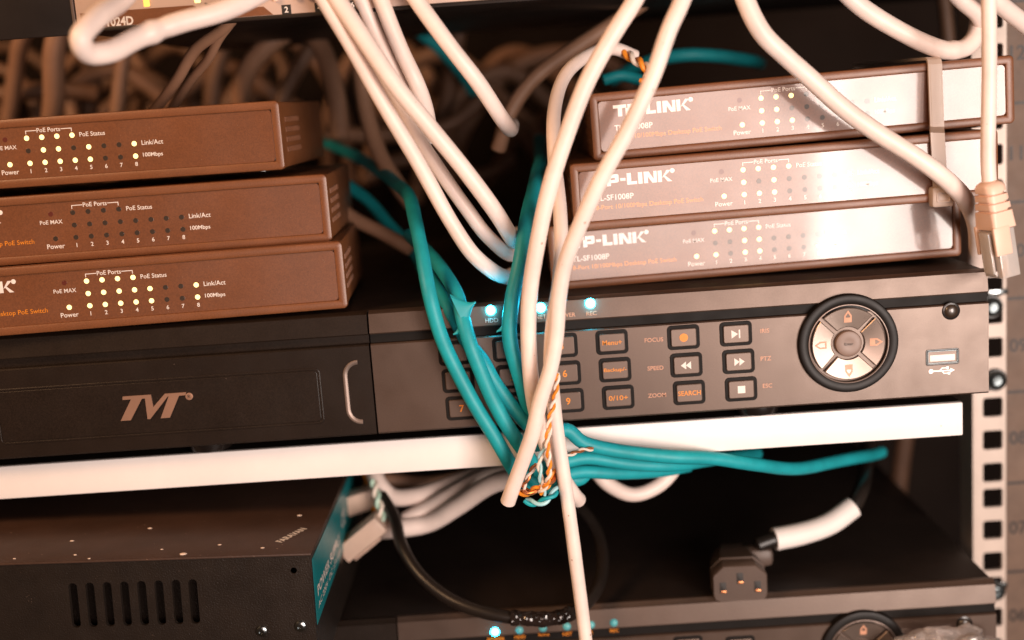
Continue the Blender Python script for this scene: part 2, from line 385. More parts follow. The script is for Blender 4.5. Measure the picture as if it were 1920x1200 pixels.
# ------------------------------------------------------------------ video recorders
def glyphs(bm, kind, x, z, y, mi):
    if kind == 'rec': disc(bm, x, z, [(1.7, y + 0.02), (1.7, y)], 20, mi)
    elif kind == 'rew':
        for d in (-1.3, 0.7): poly(bm, [(x + d + 1.1, z - 1.6), (x + d + 1.1, z + 1.6), (x + d - 1.0, z)], y, mi)
    elif kind == 'fwd':
        for d in (-0.7, 1.3): poly(bm, [(x + d - 1.1, z - 1.6), (x + d + 1.0, z), (x + d - 1.1, z + 1.6)], y, mi)
    elif kind == 'play':
        poly(bm, [(x - 1.9, z - 1.7), (x + 0.7, z), (x - 1.9, z + 1.7)], y, mi); poly(bm, [(x + 1.0, z - 1.7), (x + 1.6, z - 1.7), (x + 1.6, z + 1.7), (x + 1.0, z + 1.7)], y, mi)
    elif kind == 'stop': poly(bm, [(x - 1.5, z - 1.5), (x + 1.5, z - 1.5), (x + 1.5, z + 1.5), (x - 1.5, z + 1.5)], y, mi)

def profile(bm, x0, x1, pts, mi=0):
    loft(bm, [[Vector((x, y, z)) for y, z in pts] for x in (x0, x1)], mi=mi)

def make_dial(root, cx, cz, R):
    k = R / 20.0
    bm = NB(); disc(bm, cx, cz, [(20 * k, 3), (20 * k, -1.2), (19.7 * k, -1.9), (19 * k, -2.2), (16.4 * k, -2.0), (15.9 * k, -1.6), (15.6 * k, 0.2), (0.3, 0.2)], 72)
    d = obj('dial', bm, 'bezel_black', root)
    bm = NB(); disc(bm, cx, cz, [(16.2 * k, -1.5), (16.0 * k, -2.25), (15.7 * k, -2.3), (15.5 * k, -1.6)], 72, cap0=False, cap1=False)
    obj('trim_ring', bm, 'silver', d)
    for q in range(4):
        a0 = PI / 4 + q * PI / 2; g = 0.75
        bm = NB()
        def arc(ri, ro, y, ins):
            ri += ins; ro -= ins; gi = g + ins; out = []
            for s in range(15):
                a = a0 + math.asin(gi / ro) + (PI / 2 - 2 * math.asin(gi / ro)) * s / 14; out.append(Vector((cx + ro * k * math.cos(a), y, cz + ro * k * math.sin(a))))
            for s in range(15):
                a = a0 + math.asin(gi / ri) + (PI / 2 - 2 * math.asin(gi / ri)) * (14 - s) / 14; out.append(Vector((cx + ri * k * math.cos(a), y, cz + ri * k * math.sin(a))))
            return out
        yk = lambda u: -0.85 - 1.15 * (u - 6.6) / 8.0
        top_ = [Vector((p.x, yk(math.hypot(p.x - cx, p.z - cz) / k), p.z)) for p in arc(6.6, 14.6, 0, 0.3)]
        low_ = [p + Vector((0, 0.3, 0)) for p in [Vector((p.x, yk(math.hypot(p.x - cx, p.z - cz) / k), p.z)) for p in arc(6.6, 14.6, 0, 0)]]
        vv = loft(bm, [arc(6.6, 14.6, 0.25, 0), low_, top_], cap1=False)[-1]
        for s in range(14): bm.faces.new((vv[s], vv[s + 1], vv[28 - s], vv[29 - s]))
        # arrow mark: a small house outline pointing outwards
        am = a0 + PI / 4; ca, sa = math.cos(am), math.sin(am)
        def T(u, v): return (cx + k * (u * ca - v * sa), cz + k * (u * sa + v * ca))
        o_ = [(8.6, -1.5), (11.4, -1.5), (13.6, 0), (11.4, 1.5), (8.6, 1.5)]; i_ = [(9.2, -0.9), (11.1, -0.9), (12.5, 0), (11.1, 0.9), (9.2, 0.9)]
        for i in range(5):
            j = (i + 1) % 5; f_ = bm.faces.new([bm.verts.new((T(*w_)[0], yk(w_[0]) - 0.12, T(*w_)[1])) for w_ in (o_[i], o_[j], i_[j], i_[i])]); f_.material_index = 1
        if q in (0, 2, 3):
            i2 = [(9.2, -0.9), (10.6, -0.9), (10.6, 0.9), (9.2, 0.9)]; f_ = bm.faces.new([bm.verts.new((T(*w_)[0], yk(w_[0]) - 0.12, T(*w_)[1])) for w_ in i2]); f_.material_index = 1
        obj('arrow_key', bm, ['wheel', 'pale_print'], d)
    bm = NB(); disc(bm, cx, cz, [(5.3 * k, 0.25), (5.3 * k, -1.5), (5.0 * k, -2.0), (4.0 * k, -2.3), (2.0 * k, -2.1), (0.2, -2.0)], 40)
    text(bm, 'Enter', cx, cz, -2.42, 1.1 * k, align='C', mi=1)
    obj('enter_key', bm, ['enter', 'dark_print'], d)
    return d

O = U(1854, 737, 0)
rec = thing('video_recorder', 'wide dark recorder with lit cyan lights, number keys and round dial on white shelf', 'video recorder', O)
def RL(px, py): p = U(px, py, 0) - O; return p.x, p.z
WREC = 432; SEAM = RL(698, 700)[0]
zm = RL(1700, 577)[1]; zg = RL(1700, 559)[1]; zs = RL(1700, 520)[1]; zt_ = zs + 0.8
DEPTH = 255
prof = [(0.6, 0), (0, 0.7), (0, zm - 0.5), (0.5, zm), (3.2, zm + 0.2), (3.2, zg - 0.1), (0.7, zg), (0.35, zg + 0.5), (1.6, zs - 0.3), (2.1, zs), (3.6, zs + 0.5), (4.6, zt_), (5.0, zt_), (5.0, 0)]
bm = NB(); profile(bm, SEAM + 0.35, 0, prof)
# printed captions on the face
for s, px, py in (('FOCUS', 1226, 637), ('SPEED', 1229, 690), ('ZOOM', 1232, 741), ('IRIS', 1434, 620), ('PTZ', 1436, 672), ('ESC', 1439, 723)):
    x, z = RL(px, py); text(bm, s, x, z, -0.08, 1.75, align='C', mi=1, bold=0.012)
# usb trident under the port
x, z = RL(1767, 695)
poly(bm, [(x - 4.2, z - .25), (x + 3.6, z - .25), (x + 3.6, z + .25), (x - 4.2, z + .25)], -0.08, 2)
disc(bm, x - 4.6, z, [(0.95, -0.06), (0.95, -0.09)], 14, 2); poly(bm, [(x + 3.2, z - .9), (x + 4.9, z), (x + 3.2, z + .9)], -0.1, 2)
poly(bm, [(x - 1.6, z), (x - .2, z + 1.3), (x + 1.6, z + 1.3), (x + 1.6, z + .9), (x, z + .9), (x - .9, z)], -0.1, 2)
poly(bm, [(x - .6, z), (x + .5, z - 1.3), (x + 2.2, z - 1.3), (x + 2.2, z - .9), (x + .7, z - .9), (x + .1, z)], -0.11, 2)
disc(bm, x + 2.0, z + 1.1, [(0.6, -0.1), (0.6, -0.12)], 10, 2); poly(bm, [(x + 2.1, z - 1.7), (x + 3.1, z - 1.7), (x + 3.1, z - .6), (x + 2.1, z - .6)], -0.12, 2)
# light captions on the bevel strip
for s, px in (('HDD', 922), ('NET', 1014), ('POWER', 1060), ('REC', 1109)):
    x, z = RL(px, 601 - (px - 922) * 0.071)
    text(bm, s, x, z, 0.35, 1.7, align='C', mi=1 if s != 'HDD' else 2, bold=0.01)
box(bm, SEAM + 0.36, -0.05, 1.7, 3.15, zm + 0.25, zg - 0.15, mi=3)
obj('front_face', bm, ['rec', 'pale_print', 'print', 'groove'], rec, angle=20)
# door at the left: recessed panel outline, finger notch
bm = NB(); dprof = [(y - 0.5 if y < 13 else y, z) for y, z in prof]; profile(bm, -WREC, SEAM - 0.35, dprof)
px0, pz0 = RL(4, 836); px1, pz1 = RL(598, 690); _, pz1b = RL(596, 793)
pw = px1 - px0; ph = pz1 - pz1b; pcx, pcz = (px0 + px1) / 2, (pz1 + pz1b) / 2
ring(bm, pcx, pcz, pw + 0.6, ph + 0.6, 2.3, 1.0, -0.75, -0.45, -0.45, bev=0.25, mi=0)
plate(bm, pcx, pcz, pw - 1.8, ph - 1.8, 1.6, -0.78, -0.45, 0.2)
door = obj('door', bm, ['rec_door'], rec, angle=9)
nx0, nz1 = RL(640, 676); nx1, nz0 = RL(690, 794)
bm = NB()
n_w = (SEAM - 0.8 - nx0); n_h = nz1 - nz0; ncx = nx0 + n_w; ncz = (nz0 + nz1) / 2
L = lambda d, y: [p for p in rr(ncx, ncz, 2 * (n_w - d), n_h - 2 * d, 6.5 - d, y, 8)[9:27]]
loft(bm, [L(0, -0.4), L(0.15, -0.9), L(0.5, -1.05), L(1.2, -0.95), L(1.9, -0.52)], False, False, closed=False)
obj('finger_notch', bm, 'silver', door)
# logo, built as a raised metal emblem
bm = NB(); lx, lz = RL(226, 788); lw = RL(345, 778)[0] - lx; lh = RL(226, 744)[1] - lz + 0.3
S_ = lambda u, v: (lx + (u + 0.14 * v) * lw / 1.14, lz + v * lh)
slab(bm, [S_(*p) for p in [(-0.02, 0.86), (-0.03, 1.0), (0.47, 1.0), (0.56, 0.48), (0.72, 1.0), (1.10, 1.0), (1.10, 0.88), (0.985, 0.88), (0.90, 0.0), (0.735, 0.0), (0.80, 0.88), (0.785, 0.88), (0.55, 0.0), (0.50, 0.0), (0.38, 0.86), (0.325, 0.86), (0.20, 0.0), (0.02, 0.0), (0.13, 0.86)]], -1.25, -0.7)
rx, rz = RL(356, 742); disc(bm, rx, rz, [(1.5, -0.7), (1.5, -1.25), (1.2, -1.3)], 20)
text(bm, 'R', rx, rz, -1.36, 1.4, align='C', mi=1)
obj('logo', bm, ['logo', 'dark_print'], rec, smooth=False)
bm = NB(); box(bm, -WREC + 1, -1, 5.05, DEPTH, 0.5, zt_ - 0.05, bev=0.3); obj('chassis', bm, 'lid', rec, angle=25)
for fx in (RL(1430, 770)[0], RL(380, 850)[0]):
    bm = NB()
    loft(bm, [[Vector((fx + r * math.cos(2 * PI * i / 24), 14 + r * math.sin(2 * PI * i / 24), z)) for i in range(24)] for r, z in ((9.5, -0.1), (9.5, -2.0), (8.8, -4.4), (8.0, -4.9))])
    obj('foot', bm, 'black', rec)
def button(root, x, z, bw, bh, lab=None, glyph=None, mi=2):
    bm = NB()
    plate(bm, x, z, bw + 2.7, bh + 2.7, 1.8, -0.25, 0.3, 0.2, mi=1)
    plate(bm, x, z, bw, bh, 0.9, -1.0, -0.2, 0.35)
    if lab: text(bm, lab, x, z, -1.08, 2.0 if len(lab) > 1 else 2.9, align='C', mi=2, bold=0.015, width=(min(bw - 1.2, 1.55 * len(lab)) if len(lab) > 2 else None))
    if glyph: glyphs(bm, glyph, x, z, -1.08, mi)
    obj('button', bm, ['button', 'groove', 'orange', 'print'], root, angle=14)
_, zr1 = RL(1284, 632); _, zr2 = RL(1287, 684); _, zr3 = RL(1290, 736)
rows = (zr1, zr2, zr3)
bw, bh = 10.3, 7.3
for ci, px in enumerate((855, 957, 1056)):
    for ri in range(3):
        x, _ = RL(px + ri * 3, 700); button(rec, x, rows[ri], bw, bh, str(ri * 3 + ci + 1))
for ri, s in enumerate(('Menu+', 'Backup/-', '0/10+')):
    x, _ = RL((1150, 1153, 1156)[ri], 690); button(rec, x, rows[ri], bw, bh, s)
for ri, g in enumerate(('rec', 'rew', None)):
    x, _ = RL((1284, 1287, 1290)[ri], 690); button(rec, x, rows[ri], bw, bh, 'SEARCH' if g is None else None, g, 2 if g == 'rec' else 3)
for ri, g in enumerate(('play', 'fwd', 'stop')):
    x, _ = RL((1382, 1385, 1388)[ri], 690); button(rec, x, rows[ri], bw, bh, None, g, 3)
dx, dz = RL(1589, 643)
make_dial(rec, dx, dz, 20.0)
x, z = RL(1783, 583); bm = NB(); disc(bm, x, z, [(3.6, 0.4), (3.6, -0.15), (3.3, -0.3)], 28, mi=1); dome(bm, x, z, 2.7, -0.3, 1.2, 24)
obj('sensor_window', bm, ['led_off', 'black'], rec)
x, z = RL(1767, 669); bm = NB(); ring(bm, x, z, 13.4, 6.6, 0.9, 0.7, -0.22, 0.3, 0.4, 0.15, mi=1); ring(bm, x, z, 12.0, 5.2, 0.5, 0.35, -0.3, 0.3, 0.6, 0.1, mi=0)
plate(bm, x, z, 11.2, 4.4, 0.3, 0.31, 0.5, 0.05, mi=1); plate(bm, x, z - 0.4, 10.0, 2.6, 0.3, -0.1, 0.3, 0.1, mi=2); poly(bm, [(x - 4.8, z + 1.0), (x + 4.8, z + 1.0), (x + 4.8, z + 1.5), (x - 4.8, z + 1.5)], 0.1, 3)
obj('usb_port', bm, ['screw_steel', 'black', 'tag', 'copper'], rec)
for px, py in ((920, 583), (1014, 578), (1107, 570)):
    x, z = RL(px, py); bm = NB(); dome(bm, x, z, 2.0, 1.2, 2.6, 18); obj('indicator_light', bm, 'led_blue', rec)

# lower recorder
LY = 22.0
O2 = U(1868, 1290, LY)
rec2 = thing('video_recorder', 'lower dark recorder at the bottom edge under the power plug, with one lit cyan light', 'video recorder', O2)
def RL2(px, py): p = U(px, py, LY) - O2; return p.x, p.z
zs2 = RL2(1700, 1107)[1]; zg2 = RL2(1700, 1144)[1]; zm2 = RL2(1700, 1161)[1]; zt2 = zs2 + 1.6
prof2 = [(0.6, 0), (0, 0.7), (0, zm2 - 0.5), (0.5, zm2), (3.2, zm2 + 0.2), (3.2, zg2 - 0.1), (0.7, zg2), (0.35, zg2 + 0.5), (1.3, zs2 - 0.3), (1.8, zs2), (3.2, zt2), (5, zt2), (5, 0)]
SEAM2 = RL2(745, 1190)[0]
bm = NB(); profile(bm, SEAM2 + 0.3, 0, prof2)
for s, px, py in (('POWER', 930, 1199), ('HDD', 975, 1195), ('Backup', 1020, 1191), ('NET', 1064, 1189), ('IR', 1108, 1186), ('REC', 1152, 1183)):
    x, z = RL2(px, py); text(bm, s, x, z, 0.3, 1.6, align='C', mi=1, bold=0.015)
for i in range(5):
    pass
box(bm, SEAM2 + 0.31, -0.05, 1.7, 3.15, zm2 + 0.25, zg2 - 0.15, mi=2)
obj('front_face', bm, ['rec', 'orange', 'groove'], rec2, angle=20)
bm = NB(); profile(bm, -WREC - 20, SEAM2 - 0.3, [(y - 0.4 if y < 13 else y, z) for y, z in prof2]); obj('door', bm, 'rec_door', rec2, angle=25)
bm = NB(); box(bm, -WREC - 20, -1, 5.05, 300, 0.5, zt2 - 0.05, bev=0.3); obj('chassis', bm, 'lid', rec2, angle=25)
x, z = RL2(1618, 1220); make_dial(rec2, x, z, 19.0)
x, z = RL2(1808, 1170); bm = NB(); disc(bm, x, z, [(3.6, 0.4), (3.6, -0.15), (3.3, -0.3)], 28, mi=1); dome(bm, x, z, 2.7, -0.3, 1.2, 24); obj('sensor_window', bm, ['led_off', 'black'], rec2)
for px in (1290, 1388):
    x, z = RL2(px, 1212); button(rec2, x, z, bw, bh, None, 'play')
for i, (px, py) in enumerate(((928, 1186), (974, 1183), (1018, 1179), (1063, 1176), (1108, 1173), (1151, 1169))):
    x, z = RL2(px, py); bm = NB(); dome(bm, x, z, 1.9, 1.0, 1.5, 18); obj('indicator_light', bm, 'led_blue' if i == 0 else 'led_teal', rec2)

# ------------------------------------------------------------------ white shelf under the upper recorder
zsh = O.z - 5.0
SY = 7.0
xe = U(1806, 800, SY).x
zl = zsh - (U(900, 820, SY).z - U(900, 882, SY).z)
shelf = thing('rack_shelf', 'white painted steel shelf with bright front lip carrying the recorder', 'rack shelf', (xe, SY, zsh))
bm = NB(); box(bm, -470, 0, 0, 3.0, zl - zsh, 0, bev=0.7); obj('front_lip', bm, 'white_paint', shelf, angle=40)
bm = NB(); box(bm, -470, -0.5, 3.05, 270, -1.6, -0.05); obj('tray', bm, 'lid', shelf)

# ------------------------------------------------------------------ desktop switches
SW, SH, SD = 171.0, 27.2, 98.0
def logo_letters(bm, x, z, y, w_, h):
    """wide heavy capitals T P - L I N K"""
    A = lambda pts: poly(bm, [(x + u * w_ / 29.0, z + v * h / 5.0) for u, v in pts], y, 1)
    A([(0, 3.6), (5.4, 3.6), (5.4, 5), (0, 5)]); A([(1.9, 0), (3.6, 0), (3.6, 3.6), (1.9, 3.6)])
    A([(5.0, 0), (6.7, 0), (6.7, 3.4), (5.0, 3.4)]); A([(5.9, 3.4), (9.4, 3.4), (9.9, 3.7), (9.9, 4.6), (9.4, 5), (5.9, 5)])
    A([(8.4, 2.6), (9.9, 2.3), (9.9, 3.7), (9.4, 3.4), (8.4, 3.4)]); A([(6.7, 1.3), (9.2, 1.3), (9.9, 1.8), (9.9, 2.3), (8.4, 2.6), (6.7, 2.6)])
    A([(10.5, 1.9), (12.6, 1.9), (12.6, 3.1), (10.5, 3.1)])
    A([(13.2, 0), (17.2, 0), (17.2, 1.35), (14.9, 1.35), (14.9, 5), (13.2, 5)])
    A([(17.7, 0), (19.4, 0), (19.4, 5), (17.7, 5)])
    A([(20.0, 0), (21.6, 0), (21.6, 2.9), (21.6, 5), (20.0, 5)]); A([(21.6, 5), (21.6, 2.9), (23.3, 0), (23.9, 0), (23.9, 1.6), (22.0, 5)]); A([(23.9, 0), (25.2, 0), (25.2, 5), (23.9, 5), (23.9, 1.6)])
    A([(25.6, 0), (27.2, 0), (27.2, 5), (25.6, 5)]); A([(27.2, 1.7), (29.2, 5), (30.9, 5), (28.6, 2.6), (27.2, 1.7)][:4]); A([(27.2, 1.7), (28.0, 2.2), (29.5, 0), (31.3, 0), (28.6, 2.6), (28.0, 3.0)][0:5])
def led_mesh(nm, m):
    bm = NB(); plate(bm, 0, 0, 2.0, 2.0, 1.0, -0.13, 0.3, 0.03); o = obj(nm, bm, m, angle=9); me = o.data; bpy.data.objects.remove(o); return me
LED_ON, LED_OFF, LED_RED = led_mesh('indicator_light', 'led_on'), led_mesh('indicator_light', 'led_off'), led_mesh('indicator_light', 'led_red')
X1, PITCH = 69.3, 6.08
ZR = (9.3, 14.2, 19.2)
def switch(label, a, b, lit, group, top=False, yaw=0.0):
    """a, b: pixels of the front's lower (or upper) corners; lit: strings for the rows 100Mbps, link, PoE + power"""
    u = (U(*b, 1 - DCAM) - U(*a, 1 - DCAM)).length; Y = SW / u - DCAM
    A, B = U(*a, Y), U(*b, Y); ang = -math.atan2(B.z - A.z, B.x - A.x)
    if top: A = A - Vector((math.sin(ang), 0, math.cos(ang))) * SH
    yw = math.radians(yaw); A = A + Vector((SW * (1 - math.cos(yw)), -SW * math.sin(yw), 0))     # turned about the right front edge
    root = thing('network_switch', label, 'network switch', A, (0, ang, yw), group)
    print('dvr', O, zt_, zs); print('switch', label[:30], 'Y', round(Y, 1), 'roll', round(math.degrees(ang), 2), 'A', A, 'top z', round(A.z + SH, 1))
    bm = NB(); box(bm, 0.6, SW - 0.6, 2.0, SD, 0.6, SH - 0.6, bev=0.8)
    for sx in (0.6, SW - 0.6):
        for rz in (7.6, 11.6, 15.6, 19.6):
            for k in range(9):
                y = 12 + k * 3.4; s = -0.35 if sx < 5 else 0.35
                box(bm, min(sx - 0.1 * s, sx + s), max(sx - 0.1 * s, sx + s), y, y + 1.2, rz - 1.0, rz + 1.0, mi=0)
                box(bm, min(sx - 0.1 * s, sx + s * .15), max(sx - 0.1 * s, sx + s * .15), y + 1.3, y + 3.0, rz - 1.1, rz + 1.1, mi=1)
    obj('case', bm, ['bronze', 'slot'], root, angle=30)
    bm = NB(); ring(bm, SW / 2, SH / 2, SW, SH, 2.0, 3.6, 0, 3.0, 1.6, bev=0.9); obj('bezel', bm, 'bronze', root)
    bm = NB(); plate(bm, SW / 2, SH / 2, SW - 7.0, SH - 7.0, 1.6, 0.75, 2.1, 0.12)
    y = 0.68
    logo_letters(bm, 9.5, 17.1, y, 29.0, 4.6)
    disc(bm, 41.0, 21.3, [(0.95, y + 0.02), (0.95, y)], 14, 1)
    text(bm, 'TL-SF1008P', 9.5, 12.6, y, 2.3, width=15.5, bold=0.012)
    text(bm, '8-Port 10/100Mbps Desktop PoE Switch', 9.5, 8.6, y, 2.4, width=43.2, mi=2)
    text(bm, 'PoE MAX', 60.4, 16.0, y, 1.6, align='C', bold=0.008)
    text(bm, 'Power', 61.0, 6.3, y, 1.9, align='C', bold=0.008)
    for k in range(8): text(bm, str(k + 1), X1 + k * PITCH, 6.2, y, 1.65, align='C', bold=0.012)
    text(bm, 'PoE Ports', X1 + 1.5 * PITCH, 22.0, y, 1.7, align='C', bold=0.008)
    for x0, x1, xe_ in ((X1 - 0.2, X1 + 4.2, X1 - 0.2), (X1 + 3 * PITCH - 4.2, X1 + 3 * PITCH + 0.2, X1 + 3 * PITCH - 0.1)):
        poly(bm, [(x0, 21.85), (x1, 21.85), (x1, 22.15), (x0, 22.15)], y, 1)
        poly(bm, [(xe_ - .0, 20.7), (xe_ + .3, 20.7), (xe_ + .3, 21.85), (xe_, 21.85)], y, 1)
    text(bm, 'PoE Status', X1 + 3 * PITCH + 3.0, 19.3, y, 1.75, bold=0.008)
    text(bm, 'Link/Act', X1 + 7 * PITCH + 3.0, 14.4, y, 1.85, bold=0.008)
    text(bm, '100Mbps', X1 + 7 * PITCH + 3.0, 9.4, y, 2.1, bold=0.012, width=8.0)
    obj('fascia', bm, ['fascia', 'print', 'orange'], root, angle=9)
    def led(x, z, me):
        o = bpy.data.objects.new('indicator_light', me); C.objects.link(o); o.parent = root; o.location = Vector((x, 0.85, z)) * MM
    for r, row in enumerate(lit[:3]):
        for k, ch in enumerate(row): led(X1 + k * PITCH, ZR[r], LED_ON if ch == '1' else LED_OFF)
    led(61.2, 9.3, LED_ON if lit[3] == '1' else LED_OFF); led(60.6, 19.2, LED_RED)
    for fx in (12, SW - 12):
        for fy in (12, SD - 12):
            bm = NB(); loft(bm, [[Vector((fx + r * math.cos(2 * PI * i / 16), fy + r * math.sin(2 * PI * i / 16), z)) for i in range(16)] for r, z in ((5, 0.7), (5, -0.5), (4.4, -0.8))]); obj('foot', bm, 'black', root)
    return root, Y, A
GL, GR = 'switches stacked on the left', 'switches stacked on the right'
switch('brown switch topmost of the left stack, some yellow lights lit', (-265, 373), (535, 318), ('11111001', '01101001', '1111', '1'), GL, yaw=-0.8)
switch('brown switch with all its lights dark, middle of the left stack', (-166, 508.8), (624, 453), ('00000000', '00000000', '0000', '0'), GL, yaw=2.2)
switch('brown switch lowest of the left stack, most yellow lights lit', (-138, 635), (653, 578), ('11111001', '11111001', '1111', '1'), GL, yaw=3.2)
_, YS1, AS1 = switch('brown glossy switch topmost of the right stack, crossed by white cable', (1113, 303), (1904, 231), ('11100000', '11000000', '1110', '1'), GR)
_, YS2, AS2 = switch('brown glossy switch in the middle of the right stack, under the cable tie', (1067, 308), (1872, 241), ('11100001', '10100001', '1111', '1'), GR, top=True)
switch('brown glossy switch lowest of the right stack, resting on the recorder', (1035, 546), (1804, 480), ('10110001', '00110000', '1111', '1'), GR)

# ------------------------------------------------------------------ rack switch along the top edge
TY = 0.0
O3 = U(147, 62, TY)
rk = thing('rack_switch', 'silver fronted rack switch with brown band cut by the top edge', 'rack switch', O3)
def RL3(px, py): p = U(px, py, TY) - O3; return p.x, p.z
xw = 440 
bm = NB(); box(bm, 0, xw, 1.5, 200, 0.2, 44, bev=0.4)
box(bm, -0.2, xw, -0.9, 1.4, -0.1, 1.3, bev=0.2); obj('chassis', bm, 'lid', rk, angle=30)
bm = NB(); box(bm, 0, xw, 0, 1.45, 1.4, 43.5, bev=0.3)
bx1 = RL3(372, 22)[0]; bz = RL3(165, 24)[1]
poly(bm, [(1.6, 1.6), (1.6, bz), (bx1 - 2, bz), (bx1 + 2.5, bz - 2.4), (RL3(495, 20)[0], bz - 2.4), (RL3(512, 22)[0], 1.6)], -0.06, 1)
x, z = RL3(250, 38); text(bm, 'DES-1024D', x, z, -0.12, 3.4, align='R', mi=2, bold=0.03, width=18.5)
for s, px, py in (('2', 537, 18), ('4', 599, 14), ('6', 661, 9)):
    x, z = RL3(px, py); poly(bm, [(x - 1.8, z - 1.8), (x + 1.8, z - 1.8), (x + 1.8, z + 1.8), (x - 1.8, z + 1.8)], -0.06, 3); text(bm, s, x, z, -0.12, 2.2, align='C', mi=2, bold=0.02)
for s, px, py in (('Link/Act', 430, 2), ('100Mbps', 470, 10), ('Power', 398, 8)):
    x, z = RL3(px, py); text(bm, s, x, z, -0.1, 1.5, align='C', mi=3)
obj('front_panel', bm, ['silver_panel', 'bronze', 'print', 'slot'], rk, angle=30)
for px, py, m in ((275, 6, 'led_amber'), (275, -12, 'led_amber'), (233, 9, 'led_teal'), (370, -1, 'led_on')):
    x, z = RL3(px, py); bm = NB(); plate(bm, x, z, 2.2, 2.6, 0.4, -0.5, 0.5, 0.2); obj('indicator_light', bm, m, rk)
for i in range(7):
    x, z = RL3(537 + i * 62, 0 - i * 4.4); z = z + 6.6
    bm = NB(); plate(bm, x, z, 11.4, 10.6, 0.5, -0.25, 0.4, 0.15, mi=0)
    for s in (-1, 1): box(bm, x + s * 4.0 - 0.8, x + s * 4.0 + 0.8, -1.6, -0.2, z - 7.0, z - 4.4, mi=1, bev=0.3)
    plate(bm, x, z - 4.7, 3.6, 1.2, 0.2, -0.6, -0.2, 0.1, mi=1)
    obj('port', bm, ['slot', 'boot'], rk)
bm = NB(); pe = RL3(0, 75); box(bm, -75, -1.8, 0.5, 3, -0.5, 44, bev=0.3); obj('mounting_ear', bm, 'lid', rk)
bm = NB(); box(bm, -1.6, -0.5, -0.3, 2, 0.2, 44, bev=0.2); obj('edge_strip', bm, 'silver', rk)

# ------------------------------------------------------------------ black power supply, bottom left
PY = -34.0
P0 = U(583, 1041, PY); yaw = math.radians(5.5)
ps = thing('power_supply', 'black steel box with eight vent slots and a teal side label at bottom left', 'power supply', P0, (0, 0, 0))
ps.rotation_euler = (0, math.radians(2.0), 0)
kpx = (U(300, 1060, PY) - U(400, 1060, PY)).length / 100
PW, PH, PD = 190, 52, 150
bm = NB()
# front face with real slots
sl = [-(583 - x) * kpx * 1.0 for x in (131, 163, 195.5, 228, 260.5, 293, 325.5, 357)]
sz0, sz1, sw_ = -(1177 - 1048) * kpx, -(1088 - 1048) * kpx, 3.4
def slot_front(bm):
    xs = [-PW] + sum([[x - sw_ / 2, x + sw_ / 2] for x in sl], []) + [0]
    zs_ = [-PH, sz0, sz1, 0]
    V = {}
    def v(x, z):
        k = (round(x, 4), round(z, 4))
        if k not in V: V[k] = bm.verts.new((x, 0, z))
        return V[k]
    for i in range(len(xs) - 1):
        for j in range(3):
            x0, x1 = xs[i], xs[i + 1]
            if i % 2 == 1 and j == 1:
                xc = (x0 + x1) / 2; zc = (sz0 + sz1) / 2
                lp = rr(xc, zc, sw_, sz1 - sz0, 1.6, 0, 4); a = [bm.verts.new(p) for p in lp]; c = [bm.verts.new(p + Vector((0.15, 1.6, 0))) for p in lp]
                for q in range(len(a)): bm.faces.new((a[q], a[(q + 1) % len(a)], c[(q + 1) % len(a)], c[q]))
                for cx_, cz_, qs in ((x1, sz1, a[0:5]), (x0, sz1, a[5:10]), (x0, sz0, a[10:15]), (x1, sz0, a[15:20])):
                    k = v(cx_, cz_)
                    for q in range(4): bm.faces.new((k, qs[q], qs[q + 1]))
            else: bm.faces.new((v(x0, zs_[j]), v(x1, zs_[j]), v(x1, zs_[j + 1]), v(x0, zs_[j + 1])))
slot_front(bm)
box(bm, -PW, -0.05, 8, PD, -PH, -0.6)                                    # inner block behind the slots
box(bm, -0.7, 0.0, 0.06, PD, -PH, -0.05)                                 # side sheet
psf = obj('case', bm, 'psu', ps, smooth=False)
bm = NB(); box(bm, -PW, 0.1, -0.5, PD, 0.0, 0.9, bev=0.3)
text(bm, 'FARAVAN', -15, 13, 0, 3.4, mi=1, bold=0.04, fn=lambda x, y, z: (x, z, 0.97), rot=math.radians(63), width=17)
obj('cover', bm, ['psu_top', 'print'], ps, angle=30)
bm = NB()
def side(yy, zz, e=0.15): return (e, yy, zz)
sx_pts = [(1.5, -2.0), (120, -2.0), (120, -26), (3.5, -30)]
f = [bm.verts.new(side(a, b)) for a, b in sx_pts]; g_ = [bm.verts.new(side(a, b, 0.02)) for a, b in sx_pts]
bm.faces.new(f)
for i in range(4): bm.faces.new((f[i], f[(i + 1) % 4], g_[(i + 1) % 4], g_[i]))
text(bm, 'POWER SUPPLY', 8, -18, 0, 4.5, mi=1, bold=0.03, fn=lambda x, y, z: (0.25, x, z), width=62)
text(bm, 'AC 220V  DC 12V 10A', 8, -24, 0, 2.6, mi=1, bold=0.02, fn=lambda x, y, z: (0.25, x, z), width=62)
text(bm, 'CE', 76, -14, 0, 7, mi=1, bold=0.02, fn=lambda x, y, z: (0.25, x, z))
obj('side_label', bm, ['teal_label', 'print'], ps, smooth=False)
for px, py, m in ((549, 1072, 'slot'), (554, 1183, 'chrome'), (480, 1193, 'chrome')):
    x = -(583 - px) * kpx; z = -(py - 1042 - (583 - px) * 0.036) * kpx
    bm = NB()
    if m == 'slot': disc(bm, x, z, [(1.9, 0.0), (1.9, -0.25), (1.3, -0.25), (1.2, 0.0)], 20)
    else: disc(bm, x, z, [(2.2, 0.0), (2.1, -0.7), (1.4, -1.1), (0.9, -1.15), (0.8, -0.7), (0.1, -0.7)], 20)
    obj('screw', bm, m if m != 'slot' else 'psu', ps)
